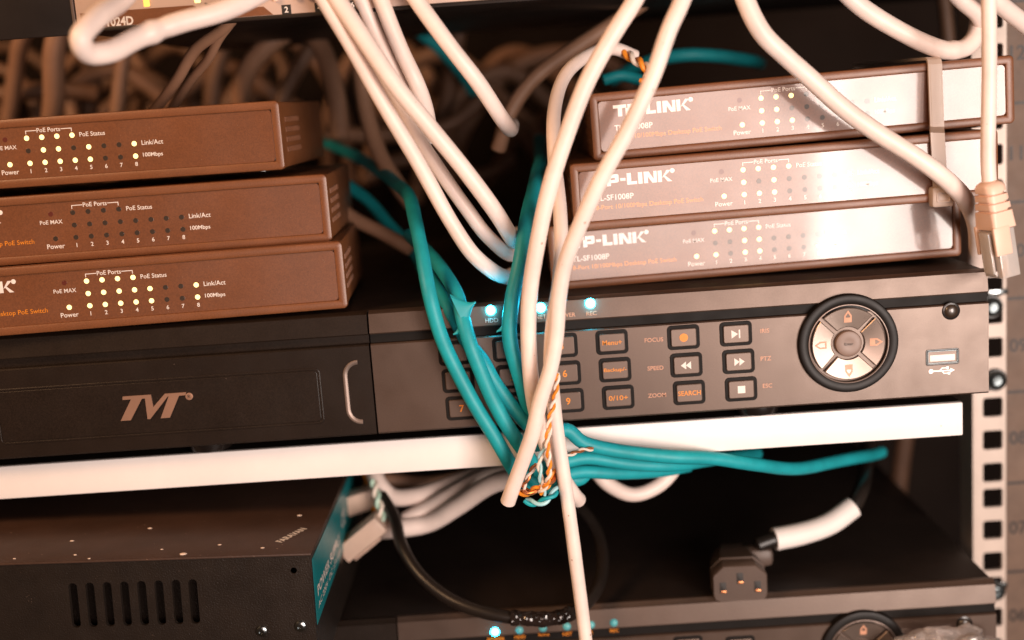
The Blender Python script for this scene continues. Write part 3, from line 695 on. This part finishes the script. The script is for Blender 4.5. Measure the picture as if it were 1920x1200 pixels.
for u, v, s in ((-50, 3, 1.5), (-93, 6, .7), (-86, 1.5, .6), (-116, 4, .6), (-20, 7, .8), (-60, 9, .6), (-132, 3, .7), (-38, 12, .7), (-72, 34, .9), (-100, 22, .8), (-12, 44, 1.0)):
    bm = NB(); bmesh.ops.create_icosphere(bm, subdivisions=2, radius=s)
    for q in bm.verts:
        q.co = Vector((q.co.x * (1 + .5 * noise.noise(q.co * 1.7 + Vector((u, v, 0)))), q.co.y * .6, q.co.z * .35)) + Vector((u, v, 1.0))
    obj('dust_flake', bm, 'dust', ps)

# ------------------------------------------------------------------ cables
GW = 'white cables hanging from the rack switch'
r_ = 3.05
Wc = lambda label, pts, r=r_, m='white_cable', g=GW, **k: cable('network_cable', label, 'cable', pts, r, m, g, **k)
Wc('white cable looping back on itself with a kink, before the silver panel at top left', [(262, -40, -30), (228, 0, -42), (178, 35, -62), (153, 72, -70), (166, 97, -66), (205, 98, -60), (262, 72, -50), (335, 45, -42), (420, 19, -34), (520, -32, -20)], r=3.7, kinks=((0.60, 0.018, 0.16), (0.625, 0.012, -0.10)))
Wc('white cable on the left edge of the bundle, its end cut above the recorder', [(580, -45, -12), (612, 10, -13), (663, 91, -12), (722, 196, -10), (775, 290, -8), (848, 418, -5), (887, 477, -3), (922, 508, 2), (946, 519, 14), (958, 512, 45)])
Wc('white cable on the right edge of the hanging bundle, longest straight run', [(602, -45, -14), (640, 10, -16), (691, 87, -18), (745, 166, -18), (803, 235, -16), (866, 310, -12), (930, 398, -6), (960, 446, 4), (970, 455, 20), (972, 440, 60)], r=3.3)
Wc('white cable lying between the two outer cables of the bundle, in their shade', [(700, 110, 10), (740, 180, 6), (768, 235, 4), (817, 312, 5), (873, 392, 6), (905, 435, 8), (940, 468, 14), (960, 478, 30), (966, 460, 70)], r=2.9)
Wc('white cable running down behind the bundle from the panel, short visible stretch', [(655, -45, 0), (678, 0, 0), (705, 60, 2), (738, 130, 2), (765, 188, 4), (790, 250, 14)], r=3.0)
Wc('white cable slipping behind the bundle from the right side', [(700, -40, -4), (718, 10, -4), (750, 87, -3), (778, 150, -2), (795, 200, 4), (808, 260, 16)], r=3.2)
Wc('white cable standing apart right of the bundle, bending away into the dark', [(750, -50, -10), (787, 7, -10), (845, 88, -10), (897, 155, -6), (940, 220, 4), (953, 238, 16), (958, 234, 70)], r=3.2)
GF = 'white cables crossing the front of the recorder'
Wc('white cable bowing from the top edge across the recorder left of the others', [(1216, -50, -26), (1188, 0, -28), (1146, 66, -30), (1100, 156, -30), (1062, 262, -28), (1032, 350, -26), (1012, 430, -24), (995, 540, -20), (993, 645, -17), (1002, 750, -14), (1020, 820, -12), (1045, 880, -9), (1072, 922, -4), (1085, 936, 2)], r=3.2, g=GF)
Wc('white cable slanting before the right stack, its cut end below the shelf', [(1296, -50, -36), (1281, 0, -38), (1256, 56, -40), (1226, 142, -40), (1177, 247, -38), (1125, 340, -36), (1090, 415, -33), (1060, 490, -30), (1048, 557, -28), (1043, 627, -26), (1032, 690, -25), (1013, 750, -24), (998, 813, -23), (982, 860, -20), (962, 918, -16), (954, 942, -13)], r=3.0, g=GF)
Wc('white cable coming over the right stack and hanging to the bottom edge', [(1192, 104, 40), (1150, 90, 36), (1104, 103, 28), (1062, 138, 18), (1040, 200, 8), (1038, 300, -4), (1048, 400, -10), (1048, 505, -16), (1036, 600, -18), (1033, 680, -18), (1040, 750, -17), (1047, 813, -16), (1058, 902, -15), (1076, 1025, -14), (1093, 1160, -12), (1102, 1240, -12)], r=2.75, g=GF)
Wc('thick white cable running diagonally over the right stack', [(1385, -50, -14), (1398, 0, -14), (1428, 63, -14), (1470, 107, -12), (1512, 145, -9), (1575, 198, -8), (1645, 247, -8), (1715, 293, -8), (1767, 332, -6), (1806, 370, 0), (1826, 410, 10), (1832, 455, 24), (1828, 500, 40)], r=3.55, g=GF)
GT = 'white cables in the top right corner'
Wc('white cable sagging in the top right corner with a kink in its bend', [(1560, -40, 14), (1603, 0, 16), (1645, 30, 18), (1697, 61, 20), (1740, 82, 22), (1778, 93, 24), (1812, 88, 27), (1832, 66, 30), (1838, 30, 34), (1836, -30, 38)], r=3.7, m='white_cable', g=GT, kinks=((0.62, 0.012, 0.14),))
Wc('white cable entering at top right and passing behind the plugged cable', [(1770, -40, 20), (1806, 0, 22), (1834, 25, 26), (1848, 60, 34)], r=3.6, g=GT)
Wc('white cable leaving through the right edge at the top corner', [(1835, -30, 12), (1866, 2, 16), (1890, 22, 20), (1930, 52, 26), (1975, 90, 34)], r=3.6, g=GT)

# flat-jacketed pair on the left, mid distance, tinted a dim brown
Wc('thin dim-tinted brown cable slanting down from under the silver panel on the left', [(446, 22, 8), (420, 52, 14), (371, 92, 24), (333, 152, 36), (286, 215, 50)], r=2.3, m='beige_cable', g='thin cables under the silver panel')
Wc('thinner dim-tinted brown cable beside the slanting one, forking from it', [(440, 30, 10), (412, 68, 18), (392, 110, 28), (360, 150, 42), (318, 205, 60)], r=1.9, m='beige_cable', g='thin cables under the silver panel')

# teal cables
GTL = 'teal cables over the recorder'
def fin(tip, base_a, base_b, Y, th=1.1):
    """torn flap of jacket: a flattened horn growing out of the cable"""
    def ex(bm, path):
        t, a, b = U(*tip, Y), U(*base_a, Y + 0.8), U(*base_b, Y + 0.8); m_ = (a + b) / 2; d = (t - m_); al = (b - a).normalized(); hw = (b - a).length / 2
        L = []
        for k in range(13):
            u = k / 12; c = m_ - d * 0.25 + d * 1.25 * u; ww = hw * ((1 - u) ** 1.7) + 0.35; hh = 2.1 * (1 - u) ** 0.8 + 0.35
            L.append([c + al * ww * math.cos(2 * PI * q / 12) + Vector((0, 1, 0)) * hh * math.sin(2 * PI * q / 12) for q in range(12)])
        loft(bm, L)
    return ex
def both(*fs):
    def ex(bm, path):
        for f_ in fs: f_(bm, path)
    return ex
Tc = lambda label, pts, r=3.0, g=GTL, **k: cable('teal_cable', label, 'cable', pts, r, 'teal_cable', g, **k)
Tc('teal cable leftmost over the recorder, reaching far back behind the left stack', [(600, 262, 200), (640, 280, 170), (690, 308, 130), (738, 342, 80), (766, 368, 46), (780, 412, 20), (789, 470, 4), (803, 545, -7), (827, 627, -9), (859, 697, -9), (894, 767, -9), (922, 813, -9), (942, 846, -8), (962, 880, -4), (975, 905, 4)], r=2.9)
Tc('teal cable with torn pointed flaps beside the lit light', [(770, 440, 60), (808, 478, 34), (838, 516, 14), (858, 555, 0), (868, 600, -8), (880, 645, -11), (894, 684, -11), (915, 735, -11), (939, 780, -11), (967, 822, -9), (992, 858, -6), (1010, 885, -2)], r=2.95,
   extra=both(fin((892, 566), (850, 548), (884, 618), -9), fin((850, 627), (864, 588), (884, 640), -9)))
Tc('short teal cable tucked behind the torn one', [(790, 500, 40), (812, 530, 20), (836, 566, 6), (856, 602, -2), (876, 640, -4), (904, 675, -6), (926, 716, -7), (952, 754, -7), (976, 784, -7), (1000, 806, -6), (1035, 815, -6), (1062, 806, -6), (1092, 830, -5), (1142, 844, -4), (1258, 858, -2), (1330, 861, 3), (1417, 873, 12), (1487, 879, 26), (1557, 867, 48), (1610, 856, 70), (1652, 847, 98)], r=2.85)
Tc('teal cable rising between the white cables with a single torn flap', [(1010, 262, 150), (1012, 290, 110), (1010, 320, 60), (1001, 360, 26), (988, 415, 4), (977, 487, -6), (961, 560, -9), (955, 612, -10), (958, 648, -10), (970, 690, -9), (980, 722, -8), (995, 780, -5), (1010, 840, -3)], r=3.0, extra=fin((931, 622), (962, 566), (960, 640), -10))
GK = 'teal strands knotted under the shelf'
Tc('teal strand leaving the knot just under the white shelf', [(1010, 880, 0), (1060, 866, 2), (1100, 858, 4), (1180, 868, 8), (1260, 872, 14), (1340, 862, 30), (1420, 850, 60)], r=2.8, g=GK)
Tc('teal strand lowest in the knot, curling back under the shelf', [(985, 910, 4), (1030, 905, 4), (1080, 888, 8), (1150, 888, 14), (1220, 884, 24), (1290, 872, 40)], r=2.8, g=GK)
Tc('teal strand crossing behind the hanging white cable, bent upward', [(1000, 895, 8), (1040, 885, 10), (1085, 900, 12), (1110, 880, 16), (1160, 862, 20), (1240, 868, 30)], r=2.6, g=GK)
Tc('short teal stub in the middle of the knot', [(975, 870, 0), (1005, 905, 2), (1040, 915, 4), (1068, 895, 6)], r=2.5, g=GK)
Tc('teal cable far back at the top behind the right stack', [(1150, 150, 150), (1190, 128, 140), (1235, 112, 130), (1290, 104, 126), (1345, 106, 130), (1400, 114, 140), (1425, 118, 180)], r=3.2, g='teal cables far back')
Tc('blurred teal cable deep in the dark right of the bundle', [(720, -10, 180), (755, 30, 190), (810, 77, 200), (866, 133, 210), (900, 190, 225)], r=4.0, g='teal cables far back')
Tc('dark teal cable deep behind the left stack', [(640, 340, 130), (690, 375, 120), (730, 420, 105), (775, 470, 90), (800, 520, 70)], r=3.0, g='teal cables far back')
Tc('teal stub behind the orange wire ends above the right stack', [(1130, 150, 70), (1160, 142, 70), (1200, 150, 74)], r=2.6, g='teal cables far back')

# twisted pairs and bare ends
def pair(label, pts, ma, mb, r=0.62, turns=None, cat='wire pair', g='bared wires at the knot'):
    p = spline(path_px(pts), 0.7); fr = frames(p); n = len(p)
    t = thing('twisted_wires', label, cat, p[0], group=g); turns = turns or max(2, n / 14)
    for s, m in ((0, ma), (PI, mb)):
        q = [c + (nn * math.cos(s + 2 * PI * turns * i / n) + b * math.sin(s + 2 * PI * turns * i / n)) * r * 1.05 - p[0] for i, (c, tt, nn, b) in enumerate(fr)]
        bm = NB(); tube(bm, q, r, 8); obj('wire', bm, m, t)
pair('orange and white twisted wires dangling between the crossing white cables', [(1046, 700, -22), (1040, 745, -22), (1030, 790, -24), (1026, 830, -25), (1030, 870, -24), (1026, 905, -22), (1012, 925, -18)], 'o_wire', 'w_wire', r=0.6, turns=7)
pair('pale blue and white twisted wires left of the orange pair', [(1032, 800, -22), (1022, 835, -22), (1012, 862, -21), (1014, 895, -20), (1020, 928, -18)], 'b_wire', 'w_wire')
pair('teal and white twisted wires curled at the bottom of the knot', [(985, 938, -14), (1005, 944, -16), (1028, 935, -17), (1042, 920, -15), (1050, 900, -10)], 'teal_cable', 'b_wire', r=0.85)
pair('orange and copper wires bunched at the bottom of the knot', [(975, 922, -12), (990, 925, -15), (1008, 915, -17), (1030, 908, -16), (1040, 880, -12)], 'o_wire', 'copper', r=0.8)
pair('copper and white wire ends sticking out right of the hanging cable', [(1052, 860, -12), (1075, 850, -10), (1095, 843, -9), (1112, 842, -8)], 'copper', 'w_wire', r=0.5)
pair('brown and white wires looping left of the knot', [(1004, 870, -16), (990, 895, -15), (982, 915, -13), (998, 926, -12)], 'copper', 'w_wire', r=0.6)
pair('orange and white wire ends spilling over the top of the right stack', [(1172, 98, 36), (1190, 112, 32), (1208, 122, 28), (1218, 140, 26), (1205, 150, 30)], 'o_wire', 'w_wire', r=1.1, g='bared wires above the right stack')
pair('pale green and white wires drooping beside the cloudy plugs', [(700, 900, 60), (708, 935, 55), (716, 970, 52), (708, 1000, 52), (688, 1020, 54)], 'g_wire', 'w_wire', r=1.0, g='bared wires under the shelf')
pair('orange wire pair hanging from the shelf edge at lower left', [(685, 880, 84), (690, 905, 82), (698, 935, 80), (706, 960, 80)], 'o_wire', 'o_wire', r=0.9, turns=2, g='bared wires under the shelf')

# lower left blurred bundle of white cables
GB = 'white cables bunched under the shelf'
By = 55
Wc('white cable in the bunch under the shelf, lowest and nearest', [(985, 890, By - 30), (925, 905, By - 20), (860, 945, By - 8), (800, 980, By), (750, 990, By), (700, 995, By + 5)], r=4.2, g=GB)
Wc('white cable of the bunch under the shelf, second from below', [(985, 875, By - 10), (920, 890, By), (855, 925, By), (800, 955, By + 5), (760, 975, By + 5)], r=4.0, g=GB)
Wc('white cable of the bunch, uppermost and closest to the shelf lip', [(985, 850, By + 10), (910, 885, By + 10), (840, 910, By + 10), (780, 930, By + 10), (735, 932, By + 12), (712, 910, By + 14), (700, 880, By + 20)], r=4.0, g=GB)
Wc('darker cable behind the bunch under the shelf', [(960, 850, By + 40), (880, 890, By + 40), (800, 905, By + 35), (720, 900, By + 30)], r=3.8, m='beige_cable', g=GB)
Wc('white cable looping below the teal knot under the shelf', [(1110, 870, 40), (1140, 905, 38), (1185, 926, 36), (1230, 912, 38), (1262, 880, 42), (1280, 840, 50)], r=3.3, g='white loop under the teal knot')

def clear_plug(label, a, b, Y, g, s=1.0):
    A_, B_ = U(*a, Y), U(*b, Y); d = (B_ - A_).normalized()
    t = thing('network_plug', label, 'plug', A_, group=g)
    t.rotation_euler = d.to_track_quat('-Z', 'Y').to_euler()
    bm = NB(); box(bm, -5.8 * s, 5.8 * s, -3.9 * s, 3.9 * s, -21 * s, 0, bev=0.6); obj('plug_body', bm, 'cloudy', t)
    bm = NB(); box(bm, -3 * s, 3 * s, -5.6 * s, -4.6 * s, -19 * s, -5 * s, bev=0.3); obj('latch', bm, 'cloudy', t)
    bm = NB()
    for k in range(8): box(bm, (-3.9 + k * 1.02) * s, (-3.5 + k * 1.02) * s, 2.2 * s, 4.05 * s, -20.6 * s, -15 * s)
    obj('contacts', bm, 'gold', t, smooth=False)
    return t
clear_plug('cloudy network plug, larger, left of the white bunch beside the teal label', (716, 975), (668, 1015), 50, 'cloudy plugs under the shelf', 1.1)
clear_plug('cloudy network plug half hidden by the shelf, above the larger one', (708, 925), (660, 940), 70, 'cloudy plugs under the shelf', 1.05)

# black looped cable lying on the lower recorder
cable('black_cable', 'black cable looping over the top of the lower recorder', 'cable', [(715, 930, 60), (738, 970, 50), (752, 1020, 36), (785, 1075, 24), (830, 1115, 16), (880, 1140, 10), (950, 1158, 6), (1030, 1163, 6), (1085, 1143, 12), (1120, 1105, 24), (1133, 1055, 40), (1122, 1000, 56), (1095, 960, 66), (1060, 930, 76)], 2.8, 'black_cable', None)
bm = NB(); fp = spline(path_px([(958, 1158, 5), (990, 1160, 4.5), (1030, 1161, 4.5), (1065, 1152, 8), (1083, 1143, 12)]), 1.2)
fp = spline(fp, 0.5); tube(bm, fp, 3.1, 28, rf=lambda t: 1.0 + 0.05 * math.sin(t * 31) + 0.05 * math.sin(t * 17 + 1), ends=False)
for v in bm.verts: v.co += Vector((0, -0.7, 0.6)) * (noise.noise(v.co * 0.35) + 0.8 * noise.noise(v.co * 0.9))
o = obj('plastic_wrap', bm, 'wrap'); recentre(o); tag(o, 'crinkled shiny dark plastic wrapped round the black cable loop', 'plastic wrap')

# ------------------------------------------------------------------ patch cable with boot and plug hanging at the right
pc = thing('patch_cable', 'peach patch cable hanging straight down at right, ending in a clear plug', 'cable', U(1854, 0, -16))
base = U(1854, 0, -16)
p = jitter(spline([U(*q) - base for q in [(1853, -60, -16), (1854, 0, -16), (1855, 105, -16), (1854, 210, -16), (1853, 300, -16), (1856, 356, -16)]]), 0.3)
bm = NB(); tube(bm, p, 2.75); obj('jacket', bm, 'white_cable', pc)
a, b = U(1855, 344, -16), U(1880, 512, -16); d = (b - a); Lp = d.length; d = d.normalized()
hd = bpy.data.objects.new('plug_head', None); hd.empty_display_size = 0.01; C.objects.link(hd); hd.parent = pc; hd.location = (a - base) * MM
hd.rotation_euler = (d.to_track_quat('-Z', 'Y') @ Matrix.Rotation(math.radians(14), 4, 'Z').to_quaternion()).to_euler()
bm = NB()
def sq(z, wx, wy, r): 
    return [Vector((q.x, q.z, z)) for q in rr(0, 0, wx, wy, r, 0, 5)]
loft(bm, [sq(1, 5.6, 5.6, 2.7), sq(0, 9.0, 8.4, 3.4), sq(-1.2, 10.2, 8.8, 2.9), sq(-3.2, 10.4, 8.8, 2.8), sq(-3.25, 8.6, 7.4, 2.6), sq(-4.2, 8.6, 7.4, 2.6), sq(-4.25, 10.8, 9, 2.4), sq(-6.4, 11, 9, 2.2), sq(-6.45, 9.2, 7.6, 2.2), sq(-7.4, 9.2, 7.6, 2.2), sq(-7.45, 11.3, 9.2, 2), sq(-9.6, 11.5, 9.2, 1.8), sq(-9.65, 9.6, 7.8, 2), sq(-10.6, 9.6, 7.8, 2), sq(-10.65, 11.8, 9.4, 1.6), sq(-17, 12.6, 9.8, 1.2), sq(-17.2, 10.5, 8, 1)])
for s in (-1, 1): box(bm, s * 5.6 - 0.8, s * 5.6 + 0.8, -5.4, 1.5, -27, -16, bev=0.4)
obj('boot', bm, 'boot', hd, angle=50)
bm = NB(); box(bm, -5.6, 5.6, -3.9, 3.9, -36, -17.3, bev=0.5); obj('plug_body', bm, 'clear', hd)
bm = NB(); box(bm, -3.1, 3.1, -5.8, -4.7, -34, -18, bev=0.3); box(bm, -3.1, 3.1, -5, -3.95, -35, -33, bev=0.2); obj('latch', bm, 'clear', hd)
bm = NB()
for k in range(8):
    box(bm, -3.9 + k * 1.02, -3.5 + k * 1.02, -3.0, -0.5, -35.4, -29, mi=0)
    box(bm, -4.0 + k * 1.02, -3.3 + k * 1.02, -2.0, -1.2, -29, -18, mi=1 if k % 2 else 2)
obj('contacts', bm, ['gold', 'w_wire', 'o_wire'], hd, smooth=False)

# ------------------------------------------------------------------ cable tie round the two upper right switches
zt0 = U(1752, 112, YS1 - 1.2); zt1 = U(1764, 368, YS2 - 1.3); zm1 = U(1757, 250, YS2 - 1.2); zm2 = U(1756.5, 238, YS1 - 4)
tie = thing('cable_tie', 'pale nylon cable tie strapped round the upper two switches at right', 'cable tie', zt0)
D_ = Vector((0, SD + 14, 0)); up = (zt0 - zt1).normalized()
loop = [zt1, zt1.lerp(zm1, 0.5), zm1, zm2, zt0 - up * 1.8, zt0 - up * 0.3 + Vector((0, .5, 0)), zt0 + up * 0.5 + Vector((0, 2.0, 0)), zt0 + up * 0.7 + D_ * .5, zt0 + up * 0.5 + D_ * .97, zt0 - up * 2 + D_, zt1 + up * 2 + D_, zt1 - up * 0.5 + D_ * .97]
loop = [q - zt0 for q in loop]
bm = NB(); ribbon(bm, loop, 5.6, 1.2)
q0, q1 = loop[0], loop[3]
q0, q1 = loop[3], loop[4]
for k in range(34):
    c_ = q0.lerp(q1, (k + 0.5) / 34); box(bm, c_.x - 2.0, c_.x + 2.0, c_.y - 0.85, c_.y - 0.5, c_.z - 0.25, c_.z + 0.25)
obj('strap', bm, 'tie', tie, smooth=False)
bm = NB(); h = zt1 - zt0; box(bm, h.x - 4.4, h.x + 4.4, h.y - 3.2, h.y + 2.6, h.z - 4.2, h.z + 4.0, bev=1.2)
ring(bm, h.x, h.z, 5.6, 4.6, 0.8, 0.8, h.y - 3.7, h.y - 3.15, h.y - 3.15, 0.2); obj('head', bm, 'tie', tie)

# ------------------------------------------------------------------ power plug lying on the lower recorder
zlid = O2.z + zt2
def on_lid(px, py):
    d = ROT @ Vector((px - 960, 600 - py, -FPX)); return CAMPOS + d * ((zlid - CAMPOS.z) / d.z)
Pp = on_lid(1389, 1126); print('plug at', Pp)
pg = thing('power_plug', 'black three slot power plug with white tag on its cord', 'plug', Pp, (0, 0, math.radians(-3)))
k = (U(1440, 1070, Pp.y) - U(1338, 1070, Pp.y)).length / 25.0
bm = NB()
def face(y, w_, h, r, ch): 
    hw, hh = w_ / 2, h
    pts = [(-hw + r, 0), (hw - r, 0), (hw - .25 * r, .25 * r), (hw, r), (hw, hh - ch), (hw - .12 * ch, hh - ch * .8), (hw - ch * .9, hh - .1 * ch), (hw - ch, hh), (-hw + ch, hh), (-hw + ch * .9, hh - .1 * ch), (-hw + .12 * ch, hh - ch * .8), (-hw, hh - ch), (-hw, r), (-hw + .25 * r, .25 * r)]
    return [Vector((x * k, y * k, z * k)) for x, z in pts]
loft(bm, [face(36, 13, 14, 3, 4), face(32, 17, 15.5, 3, 4), face(22, 22, 16.5, 3, 4.5), face(9.0, 25.2, 17.6, 3, 5), face(8.5, 24.2, 17.0, 3, 5), face(0.8, 25, 17, 3, 5), face(0.0, 24, 16.5, 3, 4.8)])
box(bm, 4 * k, 19 * k, 23 * k, 33 * k, 6 * k, 15 * k, bev=2.5)              # cord outlet to the right
for sx, sz in ((-7.9, 6.6), (0, 10.9), (7.9, 6.6)):
    plate(bm, sx * k, sz * k, 3.0 * k, 5.2 * k, 0.3, -0.06, 0.5, 0.02, mi=1); plate(bm, (sx + 0.2) * k, (sz - 2.1) * k, 2.4 * k, 1.1 * k, 0.2, -0.12, 0.3, 0.02, mi=2)
obj('plug_body', bm, ['plug', 'slot', 'copper'], pg, angle=40)
yb = Pp.y + 24
cpts = [(1420, 1022, yb), (1455, 1010, yb + 2), (1505, 1000, yb + 4), (1555, 982, yb + 6), (1595, 956, yb + 8), (1612, 925, yb + 14), (1622, 880, yb + 50), (1624, 820, yb + 110)]
loc = Vector(pg.location) / MM
Mi = Matrix.Rotation(math.radians(3), 3, 'Z')
bm = NB(); tube(bm, [Mi @ (q - loc) for q in spline(path_px(cpts))], 3.6); obj('cord', bm, 'black_cable', pg)
bm = NB(); tube(bm, [Mi @ (q - loc) for q in spline(path_px([(1452, 1011, yb + 2), (1505, 1000, yb + 4), (1555, 982, yb + 6), (1600, 950, yb + 9)]))], 4.9, ends=False, wob=.12); obj('cord_tag', bm, 'tag', pg)

# crumpled clear film at the bottom right
c = U(1770, 1226, LY - 14); bm = NB(); bmesh.ops.create_icosphere(bm, subdivisions=5, radius=1)
for v in bm.verts:
    q = v.co.copy(); s = 1 + 0.28 * noise.noise(q * 2.2) + 0.2 * abs(noise.noise(q * 5.1)) + 0.10 * abs(noise.noise(q * 11))
    v.co = Vector((q.x * 21 * s, q.y * 9 * s, q.z * 11 * s)) + c
o = obj('crumpled_film', bm, 'film', angle=180); recentre(o); tag(o, 'crumpled clear plastic film before the lower recorder at bottom right', 'plastic film')

# ------------------------------------------------------------------ cables deep in the cabinet
GBG = 'blurred cables deep in the cabinet'
B = lambda label, pts, r=4.5, m='beige_cable': cable('background_cable', label, 'cable', pts, r, m, GBG, amp=2)  # far cables take jackets whose colour already holds the dimness
B('dim-tinted cable far back at the left edge above the left stack', [(70, 30, 190), (38, 77, 190), (25, 140, 195), (12, 240, 200)])
B('dim-tinted cable far back hanging under the looped white cable', [(118, 30, 150), (104, 90, 150), (100, 175, 155), (92, 260, 160)], r=5.5)
B('dim-tinted cable far back hanging straight between the left edge and the slanting pair', [(240, 60, 170), (228, 110, 170), (219, 200, 170), (214, 280, 170)], r=4)
B('dim-tinted cable far back arching down to the top left switch', [(600, 20, 150), (546, 50, 150), (490, 96, 150), (456, 150, 155), (448, 230, 160)], r=5)
B('dim-tinted cable far back bending down past the end of the top left switch', [(540, 20, 170), (567, 50, 170), (608, 105, 165), (630, 168, 160), (636, 260, 155)], r=5)
B('shade-tinted cable far back leaning inside the arch of the lighter one', [(600, 70, 210), (567, 115, 210), (535, 175, 210), (515, 240, 210)], r=4.5, m='brown_cable')
B('dim-tinted cable far back dropping behind the white bundle', [(672, 80, 120), (680, 140, 118), (692, 230, 112), (708, 285, 106), (742, 340, 98), (770, 380, 95)], r=4)
B('dim-tinted cable far back arching right of the bundle up to the top edge', [(1230, -10, 100), (1180, 22, 96), (1092, 78, 90), (1004, 147, 84), (950, 220, 80), (930, 280, 84)], r=3.6)
B('shade-tinted cable far back lying level behind the bundle', [(610, 252, 190), (690, 256, 190), (780, 252, 190), (850, 232, 190), (900, 190, 195)], r=4.5, m='brown_cable')
B('dim-tinted cable far back low between the left stack and the teal cables', [(630, 385, 90), (660, 408, 88), (705, 434, 84), (770, 470, 80)], r=3.4)
B('shade-tinted cable far back standing at the top right', [(1768, -20, 160), (1773, 40, 160), (1776, 100, 160)], r=3.5, m='brown_cable')
B('shade-tinted cable far back crossing at the left edge above the left stack', [(-40, 185, 210), (30, 172, 210), (110, 168, 215), (180, 178, 220)], r=5, m='brown_cable')
B('shade-tinted cable far back hanging at the center of the dark gap', [(860, 40, 230), (850, 110, 230), (838, 190, 225), (800, 290, 215), (780, 380, 200)], r=5, m='brown_cable')
B('shade-tinted cable far back under the white shelf at right', [(1700, 790, 190), (1692, 860, 190), (1686, 940, 190)], r=5, m='brown_cable')
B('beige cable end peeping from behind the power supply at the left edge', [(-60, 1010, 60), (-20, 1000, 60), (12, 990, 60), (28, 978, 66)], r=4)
B('shade-tinted cable far back curving low behind the bundle', [(690, 330, 220), (740, 300, 220), (830, 300, 220), (900, 330, 220), (960, 300, 225)], r=4.5, m='brown_cable')
B('shade-tinted cable far back hanging right of the slanting pair', [(420, 90, 230), (400, 150, 230), (395, 240, 230)], r=5, m='brown_cable')
B('shade-tinted cable far back at the far left above the left stack', [(150, 60, 230), (170, 120, 230), (160, 220, 230)], r=6, m='brown_cable')

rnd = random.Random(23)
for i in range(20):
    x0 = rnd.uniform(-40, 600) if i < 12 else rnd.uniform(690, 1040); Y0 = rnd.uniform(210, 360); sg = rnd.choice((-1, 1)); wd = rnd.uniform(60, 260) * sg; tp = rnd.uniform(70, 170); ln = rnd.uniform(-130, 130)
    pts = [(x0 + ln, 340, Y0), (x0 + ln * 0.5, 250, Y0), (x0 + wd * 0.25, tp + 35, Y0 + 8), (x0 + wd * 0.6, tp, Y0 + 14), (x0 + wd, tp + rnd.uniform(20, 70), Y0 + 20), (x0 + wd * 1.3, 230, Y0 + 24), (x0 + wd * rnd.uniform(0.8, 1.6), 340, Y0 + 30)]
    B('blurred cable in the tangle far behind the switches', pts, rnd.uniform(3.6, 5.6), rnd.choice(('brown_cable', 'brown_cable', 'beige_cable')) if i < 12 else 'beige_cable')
